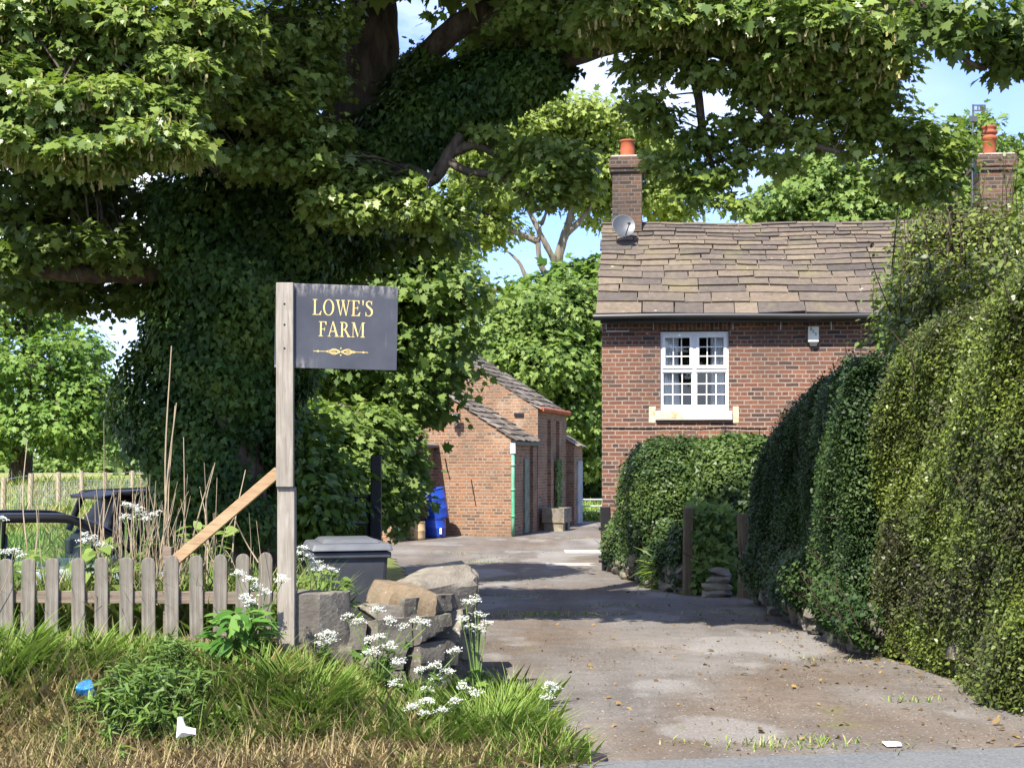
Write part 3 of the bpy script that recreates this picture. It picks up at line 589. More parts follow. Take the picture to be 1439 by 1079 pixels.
for a, b, c in [((-1.72, -.012, 1.62), (-1.66, -.012, 1.30), .016), ((-1.70, -.012, 1.5), (-1.6, -.012, 1.1), .012), ((-1.05, -.012, 1.10), (-.93, -.012, .45), .012)]: MB().tube([a, b], c, 5).build('wall_tie', 'black_paint', barn)
mb = MB(); mb.box((-.62, 2.64, 2.75), (-.36, 2.71, 2.82)); mb.build('ledge', 'black_paint', barn)
wing = MB(); wing.add([(-4.6, -3.2, BZ), (-2.02, -3.2, BZ), (-2.02, 0, BZ), (-4.6, 0, BZ), (-4.6, -3.2, 3.0), (-2.02, -3.2, 1.95), (-2.02, 0, 1.95), (-4.6, 0, 3.0)], [(0, 1, 5, 4), (1, 2, 6, 5), (3, 0, 4, 7), (2, 3, 7, 6)])
wing.build('side_wing', 'barn_brick', barn)
MB().prism([(-4.7, -3.3, 3.10), (-1.88, -3.3, 1.95), (-1.88, -3.3, 1.89), (-4.7, -3.3, 3.02)], (0, 3.3, 0)).build('wing_roof', 'barn_slate', barn)
mb = MB(); mb.box((-2.02, -2.3, .70), (-1.98, -.6, 1.70)); mb.box((-2.03, -2.4, .62), (-1.93, -.5, .70)); wf = mb.build('window', 'white_paint', barn)
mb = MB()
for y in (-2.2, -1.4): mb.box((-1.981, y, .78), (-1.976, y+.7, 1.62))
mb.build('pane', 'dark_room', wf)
MB().tube([(-1.95, -2.9, 1.8), (-1.95, -2.9, -.28)], .05, 8).build('downpipe', 'green_pipe', barn, smooth=True)
bm_ = Matrix.Translation((BX, BY, 0)) @ Matrix.Rotation(BTH, 4, 'Z')
lx = P(642, 586, 35.25); lt = thing('floodlight', 'small black floodlight on the barn gable', 'floodlight', lx, BTH)
MB().box((-.12, -.16, -.07), (.12, -.08, .09)).build('housing', 'black_plastic', lt, bevel=.01); MB().box((-.085, -.166, -.035), (.085, -.1605, .06)).build('lens', 'curtain', lt)
mb = MB().tube([(0, -.08, -.02), (0, .12, -.12)], .025, 6); mb.tube([(0, -.1, -.18), (0, -.02, -.2)], .05, 8); mb.build('bracket', 'black_plastic', lt)
# things in the yard
def drum(name, label, base, r, h, m, group=None, lean=(0, 0), openv=False, bands=2):
    t = thing(name, label, 'barrel' if 'drum' in name else 'tub', base, 0, group); t.rotation_euler = (lean[0], lean[1], 0)
    pr = [(r*.93, 0), (r*.97, .02), (r, .06)]
    for b in range(bands): z = h*(b+1)/(bands+1); pr += [(r, z-.03), (r*1.035, z-.012), (r*1.035, z+.012), (r, z+.03)]
    pr += [(r, h-.06), (r*.98, h-.015), (r*1.02, h-.012), (r*1.02, h), (r*.95, h), (r*.93, h-.03)]+([(r*.92, .1)] if openv else [])
    MB().lathe(pr, (0, 0, 0), 26).build('shell', m, t, smooth=True); return t
g0 = -.29
d1 = drum('blue_drum', 'blue plastic drum standing on the yard, lower of the two by the barn', (P(611, 752, 34.5)[0], 34.5, g0), .265, .46, 'blue_drum', None, (0, 0), False, 1)
MB().box((.13, -.262, .09), (.18, -.237, .23)).build('label_sticker', 'paper', d1)
d2 = drum('blue_drum', 'tilted blue plastic drum with white marks, stacked on the other drum', (P(616, 726, 34.5)[0], 34.52, g0+.45), .262, .74, 'blue_drum', None, (rad(4), rad(-10)), False, 2)
mb = MB()
for (a_, z_) in ((-2.35, .60), (-2.2, .62), (-2.3, .52), (-2.15, .53), (-2.5, .2), (-2.45, .16)):
    x_, y_ = .268*math.cos(a_), .268*math.sin(a_); MB().box((-.02, -.003, -.022), (.018, .003, .022), Matrix.Translation((x_, y_, z_)) @ Matrix.Rotation(a_+math.pi/2, 4, 'Z')).build('white_mark', 'paper', d2)
drum('cream_tub', 'cream planter tub beside the blue drums', (P(585, 757, 33.6)[0], 33.6, g0), .21, .42, 'cream_tub', None, (0, 0), True, 1)
# ------------------------------------------------------------------ trough, far gate, posts
tp = bm_ @ Vector((.42, 3.2, -.3)); tr_ = thing('stone_trough', 'old stone trough on two blocks against the barn side', 'trough', tp, BTH)
mb = MB(); mb.box((-.3, -.45, .22), (.3, .55, .34)); 
for lo, hi in [((-.3, -.45, .34), (-.22, .55, .6)), ((.22, -.45, .34), (.3, .55, .6)), ((-.22, -.45, .34), (.22, -.37, .6)), ((-.22, .47, .34), (.22, .55, .6))]: mb.box(lo, hi)
mb.build('basin', 'wall_stone', tr_)
for y in (-.3, .32): MB().box((-.26, y-.12, -.02), (.27, y+.14, .218), lv=.9).build('block', 'wall_stone', tr_, bevel=.015)
GY = 44.; gz = -.45
fg = thing('field_gate', 'galvanised metal field gate closing the far end of the yard', 'gate', (P(803, 700, GY)[0], GY, gz), rad(2)); gl = 2.6; mb = MB(); top = P(0, 702, GY)[2]-gz
for t in (0, .2, .38, .54, .68, .8): mb.tube([(0, 0, top-t*.98), (gl, 0, top-t*.98)], .022 if t else .03, 6)
for x in (0.02, gl*.62, gl): mb.tube([(x, 0, top), (x, 0, top-.8)], .025, 6)
mb.build('bars', 'galvanised', fg)
gp = thing('white_gate_post', 'pale wooden gate post beside the galvanised gate', 'gate post', (P(798.5, 700, 43.6)[0], 43.6, -.5)); ztop = P(0, 694, 43.6)[2]+.5
MB().prism([(-.06, -.06, 0), (.06, -.06, 0), (.06, .06, 0), (-.06, .06, 0)], (0, 0, ztop)).build('shaft', 'sill_stone', gp, bevel=.012); MB().box((-.075, -.075, ztop-.04), (.075, .075, ztop+.01)).build('cap', 'sill_stone', gp, bevel=.01)
dp = thing('gate_post', 'tall black square gate post in front of the green bush', 'gate post', (P(528.5, 700, 17.0)[0], 17.0, h1(-1.6, 17.0)-.1))
zt_ = P(0, 640, 17.0)[2]-dp.location.z; MB().box((-.062, -.062, 0), (.062, .062, zt_)).build('shaft', 'black_paint', dp, bevel=.01)
mb = MB(); mb.tube([(.0, -.078, zt_-.6), (.02, -.12, zt_-.62), (.05, -.1, zt_-.68)], .02, 6); MB().tube([(-.02, -.08, .5), (-.1, -.1, .5)], .02, 6).build('hinge', 'grey_metal', dp); mb.build('latch', 'grey_metal', dp)
bg_ = thing('iron_gate', 'black iron gate standing open beside the tall black post', 'gate', (dp.location.x-.08, 17.0, dp.location.z+.02), rad(128)); mb = MB()
zg = P(0, 700, 17.0)[2]-dp.location.z
for z in (zg, zg-.32, zg-.7, .2): mb.tube([(0, 0, z), (1.2, 0, z)], .026, 6)
for x in (0.03, .3, .6, .9, 1.2): mb.tube([(x, 0, zg), (x, 0, .15)], .018 if .1 < x < 1.1 else .028, 6)
mb.tube([(0, 0, .2), (1.2, 0, zg)], .018, 6); mb.build('bars', 'black_paint', bg_)
kp = thing('gate_post', 'black weathered gate post with hinge lugs against the farmhouse corner', 'gate post', (P(853, 800, 24.3)[0], 24.3, -.36)); zk = P(0, 704, 24.3)[2]+.36
MB().prism([(-.085, -.07, 0), (.085, -.07, 0), (.085, .07, 0), (-.085, .07, 0)], (-.03, 0, zk*.93)).build('shaft', 'black_paint', kp, bevel=.015)
for z in (.22, .3, .78): MB().tube([(-.09, -.02, z), (-.14, -.03, z)], .025, 6).build('hinge_lug', 'black_paint', kp)
MB().box((.07, -.06, .55), (.15, .06, zk*.78)).build('strip', 'black_paint', kp)
tpz = h1(2.32, 18.7)-.1; tpp = thing('timber_post', 'square brown timber post standing free at the garden gap', 'post', (P(966, 800, 18.7)[0], 18.7, tpz), rad(8))
MB().prism([(-.055, -.055, 0), (.055, -.055, 0), (.055, .055, 0), (-.055, .055, 0)], (.01, 0, P(0, 713, 18.7)[2]-tpz)).build('shaft', 'gate_timber', tpp, bevel=.008)
mp_ = thing('gate_post', 'mossy rough timber post half covered by the dark hedge', 'post', (P(1045, 800, 18.2)[0], 18.2, tpz), rad(-6))
limb(MB(), [(0, 0, 0), (.01, 0, .6), (-.01, 0, P(0, 722, 18.2)[2]-tpz)], .09, .075, 9, .02).build('shaft', 'gate_timber', mp_)
# stones
def stone(mb, c, dims, rough=.10, sq=.55, rot=(0, 0, 0), lv=None, n=7, cl=6):
    g_ = np.linspace(-1, 1, n); vs, fs = [], []; idx = {}
    def vid(p):
        k = tuple(np.round(p, 4))
        if k not in idx: idx[k] = len(vs); vs.append(np.array(p, float))
        return idx[k]
    for ax in range(3):
        for s_ in (-1, 1):
            for i in range(n-1):
                for j in range(n-1):
                    q = []
                    for (a, b) in ((i, j), (i+1, j), (i+1, j+1), (i, j+1)):
                        p = [0, 0, 0]; p[ax] = s_; p[(ax+1) % 3] = g_[a]; p[(ax+2) % 3] = g_[b]; q.append(vid(p))
                    fs.append(q if s_ > 0 else q[::-1])
    v = np.array(vs); sph = unit(v); v = v*sq+sph*(1-sq)*1.25
    A = R.normal(0, 1, (5, 3)); ph = R.random(5)*6
    v = v*(1+rough*sum(np.sin(v@(a*1.6)+p) for a, p in zip(A, ph))[:, None]*.45)
    v += R.normal(0, rough*.13, v.shape)
    for _ in range(cl):                                   # cleaved faces
        d = unit(R.normal(0, 1, 3)); lim = R.uniform(.74, 1.0); ex = v@d-lim; v -= np.where(ex > 0, ex, 0)[:, None]*d
    v = v*np.array(dims)/2
    m = np.array(Matrix.Rotation(rot[2], 3, 'Z') @ Matrix.Rotation(rot[1], 3, 'Y') @ Matrix.Rotation(rot[0], 3, 'X')); v = v@m.T+np.array(c)
    return mb.add(v, fs, lv)
def shade(o, ang=16):
    me = o.data; me.polygons.foreach_set('use_smooth', [True]*len(me.polygons)); me.set_sharp_from_angle(angle=rad(ang)); return o
# garden wall at the drive entrance
mb = MB(); path = spline([(-1.22, 8.78), (-.90, 8.90), (-.60, 9.12), (-.47, 9.5), (-.45, 10.1), (-.46, 10.9)], 12)
seg = np.concatenate([[0], np.cumsum(np.linalg.norm(np.diff(path, axis=0), axis=1))])
def at(s_): return np.array([np.interp(s_, seg, path[:, 0]), np.interp(s_, seg, path[:, 1])])
tot_ = seg[-1]; courses = [(.0, .17), (.165, .15), (.31, .16), (.46, .17), (.62, .13)]
for ci, (z0, hh) in enumerate(courses):
    s_ = -.1+R.uniform(-.1, .05)
    while s_ < tot_:
        wd = R.uniform(.16, .36); p = at(min(tot_, s_+wd/2)); q = at(min(tot_, s_+wd/2+.05))-at(max(0, s_+wd/2-.05)); an = math.atan2(q[1], q[0])
        if not (ci == 4 and s_ < .35): stone(mb, (p[0]+R.normal(0, .01), p[1]+R.normal(0, .015), -.02+z0+hh/2), (wd+.012, .42*(1-.04*ci)*R.uniform(.94, 1.05), hh*R.uniform(1.0, 1.1)), .06, .93, (R.normal(0, .03), R.normal(0, .03), an+R.normal(0, .05)), float(np.clip(R.normal(.4, .25), 0, 1)), 8, 1)
        s_ += wd
p = at(.25); c_ = P(447, 881, 8.62); stone(mb, (c_[0]+.01, 8.72, c_[2]), (.33, .34, .40), .03, .95, (0, .01, rad(4)), .35, 9, 2)
sw = shade(mb.build('rubble_wall', 'wall_stone')); tag(sw, 'low rubble stone wall curving from the sign post into the drive', 'wall')
def loose(name, label, px, py, Y, dims, m, rot, lv=.5, sq=.5, rough=.12):
    mb = MB(); stone(mb, (0, 0, 0), dims, rough, sq, rot, lv, 9); o = shade(mb.build('loose_stone', m)); c = P(px, py, Y); o.location = c; tag(o, label, 'stone', 'loose stones topping the entrance wall'); return o
loose('', 'rounded orange brown stone on the entrance wall with its left end pale', 566, 848, 9.05, (.40, .30, .26), 'ochre_stone', (0, rad(14), rad(12)), .6, .55, .07)
loose('', 'largest grey jagged stone at the top of the entrance wall', 604, 828, 9.35, (.44, .34, .30), 'wall_stone', (rad(8), rad(-6), rad(14)), .72, .6, .22)
loose('', 'upright pale stone at the drive end of the entrance wall', 651, 834, 9.6, (.16, .3, .30), 'wall_stone', (rad(5), rad(10), rad(20)), .85, .6, .12)
loose('', 'flat grey stone bedded low beside the orange stone on the wall', 545, 862, 9.0, (.36, .30, .12), 'wall_stone', (0, rad(6), rad(20)), .4, .5, .10)
# low rubble wall under the right hedges
def lowwall(name, label, pts, hts, seed):
    mb = MB(); pth = spline(pts, 10); sg = np.concatenate([[0], np.cumsum(np.linalg.norm(np.diff(pth, axis=0), axis=1))])
    for z0 in (0, .14, .28):
        s_ = R.uniform(-.1, 0)
        while s_ < sg[-1]:
            wd = R.uniform(.16, .38); x, y = np.interp(s_+wd/2, sg, pth[:, 0]), np.interp(s_+wd/2, sg, pth[:, 1]); x2, y2 = np.interp(s_+wd/2+.1, sg, pth[:, 0]), np.interp(s_+wd/2+.1, sg, pth[:, 1])
            if R.random() < .93 and z0 < hts: stone(mb, (x+R.normal(0, .03), y, h1(min(x, 3.), y)+z0+.06), (wd, .3, .155*R.uniform(.8, 1.25)), .12, .7, (R.normal(0, .08), R.normal(0, .08), math.atan2(y2-y, x2-x) if (x2-x)**2+(y2-y)**2 > 1e-6 else 1.6), float(np.clip(R.normal(.45, .25), 0, 1)), 5)
            s_ += wd
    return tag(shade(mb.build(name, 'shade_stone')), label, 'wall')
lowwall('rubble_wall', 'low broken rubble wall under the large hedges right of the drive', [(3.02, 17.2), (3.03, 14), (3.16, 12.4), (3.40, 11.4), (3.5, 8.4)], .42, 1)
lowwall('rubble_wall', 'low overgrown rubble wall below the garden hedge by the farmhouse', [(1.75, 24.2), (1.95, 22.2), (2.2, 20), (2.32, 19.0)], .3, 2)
mb = MB(); cst = P(1006, 818, 18.4)
for i, (dz_, wd) in enumerate([(0, .40), (.10, .36), (.19, .33), (.28, .26)]): stone(mb, (cst[0]+.02*i, 18.4+.03*i, h1(2.6, 18.4)+.04+dz_), (wd, .32, .10), .08, .75, (0, R.normal(0, .04), R.normal(0, .1)), float(R.uniform(.6, .95)), 6)
tag(shade(mb.build('stone_pile', 'wall_stone')), 'short stack of flat stones between the two posts', 'stones')

# ------------------------------------------------------------------ sign
SY = 8.5; zb_ = P(0, 915, SY)[2]-.12; sx_ = P(401, 0, SY)[0]
sign = thing('farm_sign', 'dark farm name board with gold lettering on a weathered wooden post', 'sign', (sx_, SY, zb_))
def rz_(py): return P(0, py, SY)[2]-zb_
zj = rz_(684); MB().box((-.05, -.035, zj), (.052, .012, rz_(398))).build('upper_post', 'post_wood', sign, bevel=.004)
MB().box((-.047, -.012, 0), (.056, .075, zj-.002)).build('lower_post', 'post_wood', sign, bevel=.004)
MB().box((-.054, .014, zj+.001), (.045, .03, rz_(520))).build('backing_strip', 'grey_wood', sign)
mb = MB()
for py in (428, 457, 490): MB().lathe([(.001, .002), (.006, .001), (.008, -.003)], (0, 0, 0), 8, Matrix.Translation((0, -.036, rz_(py))) @ Matrix.Rotation(rad(90), 4, 'X')).build('screw', 'black_paint', sign)
bc = P(473, 459.5, SY+.04); bd = thing('board', '', '', (0, 0, 0)); bd.parent = sign; bd.location = (bc[0]-sx_, .04, bc[2]-zb_); bd.rotation_euler = (0, rad(1.1), rad(7))
bw_, bh_ = .364, .252
MB().box((-bw_, -.011, -bh_), (bw_, .011, bh_)).build('panel', 'sign_board', bd, bevel=.002)
def stroke(mb, pts, w, n=10, z=0):
    q = spline(pts, n) if len(pts) > 2 else np.array(pts, float); t = unit(np.gradient(q, axis=0)); nn = np.stack([-t[:, 1], t[:, 0]], -1); w = np.interp(np.linspace(0, 1, len(q)), np.linspace(0, 1, len(w)), w) if not np.isscalar(w) else np.full(len(q), w)
    a, b = q+nn*w[:, None]/2, q-nn*w[:, None]/2; k = len(q)
    mb.add([(x, z, y) for x, y in a]+[(x, z, y) for x, y in b], [(i, k+i, k+i+1, i+1) for i in range(k-1)], .5)
class Gl(MB): pass
def glyph(ch):
    S = []                                            # list of polygons or strokes in a unit-high cell; returns width
    rect = lambda x0, y0, x1, y1: S.append(('p', [(x0, y0), (x1, y0), (x1, y1), (x0, y1)]))
    pl = lambda *p: S.append(('p', list(p)))
    st = lambda pts, w: S.append(('s', pts, w)); t = .045; B = .13
    def stem(x, w=B, y0=0, y1=1): rect(x, y0+t, x+w, y1-t)
    def serif(x0, x1, y): rect(x0, y, x1, y+t)
    if ch == 'L': stem(.12); serif(.02, .36, 1-t); rect(.02, 0, .66, t); pl((.50, t), (.64, t), (.70, .27), (.66, .27)); W_ = .74
    elif ch == 'O':
        for a0, a1 in ((0, 1),):
            an = np.linspace(0, 2*np.pi, 41); o_ = [(.44+.42*math.cos(a), .5+.52*math.sin(a)) for a in an]; i_ = [(.44+.285*math.cos(a), .5+.48*math.sin(a)) for a in an]
            for j in range(40): pl(o_[j], o_[j+1], i_[j+1], i_[j])
        W_ = .92
    elif ch == 'W':
        pl((.06, 1), (.21, 1), (.41, 0), (.36, 0)); pl((.36, 0), (.41, 0), (.60, .93), (.56, .93)); pl((.46, 1), (.61, 1), (.83, 0), (.78, 0)); pl((.78, 0), (.83, 0), (1.03, 1), (.98, 1))
        serif(0, .30, 1-t); serif(.42, .70, 1-t); serif(.90, 1.12, 1-t); W_ = 1.14
    elif ch == 'E': stem(.12); rect(.02, 0, .66, t); rect(.02, 1-t, .62, 1); rect(.25, .49, .50, .53); rect(.48, .40, .52, .62); pl((.48, t), (.64, t), (.70, .25), (.66, .25)); pl((.50, 1-t), (.62, 1-t), (.62, .78), (.585, .78)); W_ = .74
    elif ch == "'": pl((.05, 1.02), (.17, 1.02), (.13, .68), (.09, .68)); W_ = .22
    elif ch == 'S':
        st([(.50, .80), (.42, .93), (.28, .97), (.14, .90), (.11, .76), (.22, .62), (.38, .51), (.51, .38), (.52, .20), (.42, .06), (.27, .02), (.12, .07), (.06, .24)], [.04, .05, .06, .09, .12, .15, .16, .15, .12, .09, .06, .05, .04]); rect(.485, .74, .52, 1.0); rect(.04, 0, .075, .28); W_ = .62
    elif ch == 'F': stem(.12); serif(.02, .36, 0); rect(.02, 1-t, .62, 1); rect(.25, .47, .48, .51); rect(.46, .37, .50, .61); pl((.50, 1-t), (.62, 1-t), (.62, .76), (.585, .76)); W_ = .68
    elif ch == 'A': pl((.38, 1.02), (.44, 1.02), (.14, t), (.08, t)); pl((.36, 1.02), (.46, 1.02), (.82, t), (.65, t)); rect(.22, .33, .64, .38); serif(0, .26, 0); serif(.55, .92, 0); W_ = .90
    elif ch == 'R':
        stem(.12); serif(.02, .34, 0); rect(.02, 1-t, .30, 1); st([(.25, .975), (.42, .96), (.53, .85), (.53, .68), (.42, .53), (.25, .49)], [.05, .07, .12, .12, .07, .05]); pl((.34, .50), (.47, .52), (.80, t), (.64, t)); serif(.60, .88, 0); W_ = .86
    elif ch == 'M': rect(.13, t, .175, 1-t); stem(.86); pl((.10, 1), (.27, 1), (.57, .12), (.52, 0)); pl((.52, 0), (.57, .12), (.89, 1), (.86, 1)); serif(.02, .28, 0); serif(.75, 1.09, 0); serif(.02, .24, 1-t); serif(.84, 1.09, 1-t); W_ = 1.12
    return S, W_
def text(mb, s_, x0, x1, zbase, hgt):
    gl_ = [glyph(c) for c in s_]; gap = .05; tw = sum(g_[1] for g_ in gl_)+gap*(len(s_)-1); kx = (x1-x0)/tw; x = x0; e = 0
    for S, W_ in gl_:
        for it in S:
            e += 1; y = -.0118-.00004*(e % 7)
            if it[0] == 'p': mb.poly([(x+p[0]*kx, y, zbase+p[1]*hgt) for p in it[1]], .5)
            else: stroke(mb, [(x+p[0]*kx, zbase+p[1]*hgt) for p in it[1]], [w_*kx for w_ in it[2]], 8, y)
        x += (W_+gap)*kx
pm = F/SY                                            # pixels per metre on the board
bx = lambda px: (px-473)/pm/math.cos(rad(7)); bz = lambda py: (459.5-py)/pm
mb = MB(); text(mb, "LOWE'S", bx(439), bx(523.5), bz(443.5), 22/pm); text(mb, 'FARM', bx(448), bx(513), bz(473.5), 21/pm); mb.build('lettering', 'gold_paint', bd)
mb = MB(); oz = bz(494.5); cxo = bx(479.5); y_ = -.0119
for s_ in (-1, 1):
    stroke(mb, [(cxo+s_*.03, oz), (cxo+s_*.163, oz)], .0035, 4, y_)
    mb.poly([(cxo+s_*.125, y_-.0001, oz), (cxo+s_*.135, y_-.0001, oz+.007), (cxo+s_*.145, y_-.0001, oz), (cxo+s_*.135, y_-.0001, oz-.007)][::-s_])
    for k_, (a, b) in enumerate(((.034, .011), (.026, .017), (.045, .008))):
        an = np.linspace(0, 2*math.pi, 22); stroke(mb, [(cxo+s_*(.034+.006*k_)+a*math.cos(t)*.9, oz+b*math.sin(t)) for t in an], .0032, 2, y_-.0002*(k_+1)-.0001*(s_+1))
    mb.poly([(cxo-.006, y_-.0008, oz+s_*.017), (cxo, y_-.0008, oz+s_*.027), (cxo+.006, y_-.0008, oz+s_*.017)][::s_])
mb.build('ornament', 'gold_paint', bd)
a = P(392, 662, SY+.09); b = P(243, 790, SY+.16); a = a-np.array(sign.location); b = b-np.array(sign.location); d = unit(b-a)
MB().box((0, -.02, -.032), (np.linalg.norm(b-a), .02, .032), Matrix.Translation(a) @ Vector(d).to_track_quat('X', 'Z').to_matrix().to_4x4()).build('brace', 'fresh_wood', sign, bevel=.003)
# picket fence
FY = 8.62; fence = thing('picket_fence', 'weathered grey round topped picket fence on the grass bank', 'fence', (P(190, 0, FY)[0], FY, .45)); fo = np.array(fence.location)
tops = [(-160, 784), (-127, 786), (-94, 784), (-60, 785), (-26, 785), (8, 785), (39, 785), (73, 784), (109, 784), (142, 783), (177, 783), (208, 783), (241, 780), (275, 780), (309, 779), (341, 778), (373, 776)]
for i, (px, py) in enumerate(tops):
    hw = 9.7/2000*FY; c = P(px, py, FY)-fo; zt_ = c[2]; hh = zt_+.02-( -.12); n = 9; ln = R.normal(0, .010); rr_ = (.030 if i < 11 else .048)*R.uniform(.8, 1.1)
    out = [(-hw, 0, -hh), (hw, 0, -hh), (hw*R.uniform(.94, 1.03), 0, -rr_)]+[(hw*math.cos(a_), 0, -rr_+rr_*math.sin(a_)) for a_ in np.linspace(.25, math.pi-.25, n)]+[(-hw*R.uniform(.94, 1.03), 0, -rr_)]
    o = MB().prism(out, (0, .02, 0)).build('picket', 'grey_wood', fence, bevel=.003); o.location = (c[0], R.normal(0, .004), zt_); o.rotation_euler = (R.normal(0, .02), ln, R.normal(0, .04))
for py in (841, 905):
    a, b = P(-200, py-3, FY)-fo, P(388, py, FY)-fo; MB().prism([(a[0], .026, a[2]-.036), (b[0], .026, b[2]-.036), (b[0], .026, b[2]+.038), (a[0], .026, a[2]+.038)], (0, .035, 0)).build('rail', 'rail_wood', fence, bevel=.003)
for px, t_ in ((237, 768), (-70, 770)):
    c = P(px, t_, FY+.12)-fo; MB().box((c[0]-.022, .065, -.25), (c[0]+.03, .13, c[2])).build('fence_post', 'rail_wood', fence, bevel=.005)
# wheelie bin
BYb = 11.6; bx_ = P(487, 0, BYb)[0]; gzb = h1(-1.3, 11.6); wb = thing('wheelie_bin', 'dark grey wheelie bin with lighter hinged lid behind the stone wall', 'bin', (bx_, BYb, gzb), rad(14)); bt = P(0, 757, BYb)[2]-gzb
def taper(mb, x0, x1, y0, y1, z0, X0, X1, Y0, Y1, z1): return mb.add([(x0, y0, z0), (x1, y0, z0), (x1, y1, z0), (x0, y1, z0), (X0, Y0, z1), (X1, Y0, z1), (X1, Y1, z1), (X0, Y1, z1)], [(0, 3, 2, 1), (4, 5, 6, 7), (0, 1, 5, 4), (1, 2, 6, 5), (2, 3, 7, 6), (3, 0, 4, 7)])
taper(MB(), -.24, .24, -.25, .22, .06, -.29, .29, -.35, .33, bt-.10).build('body', 'bin_plastic', wb, bevel=.03)
mb = MB(); mb.box((-.31, -.37, bt-.135), (.31, .35, bt-.085)); mb.build('rim', 'bin_plastic', wb, bevel=.012)
mb = MB(); taper(mb, -.325, .325, -.40, .38, bt-.075, -.30, .30, -.36, .34, bt-.02); taper(mb, -.24, .24, -.30, .28, bt-.02, -.20, .20, -.26, .24, bt+.012); mb.build('lid', 'bin_lid', wb, bevel=.014)
mb = MB().tube([(-.2, .40, bt-.08), (.2, .40, bt-.08)], .02, 8)
for x in (-.2, .2): mb.tube([(x, .3, bt-.07), (x, .40, bt-.08)], .018, 6)
mb.build('handle', 'bin_plastic', wb)
for s_ in (-1, 1): MB().lathe([(.02, -.025), (.1, -.03), (.105, 0), (.1, .03), (.02, .025)], (0, 0, 0), 18, Matrix.Translation((s_*.27, .24, .105)) @ Matrix.Rotation(rad(90), 4, 'Y')).build('wheel', 'tyre', wb, smooth=True)
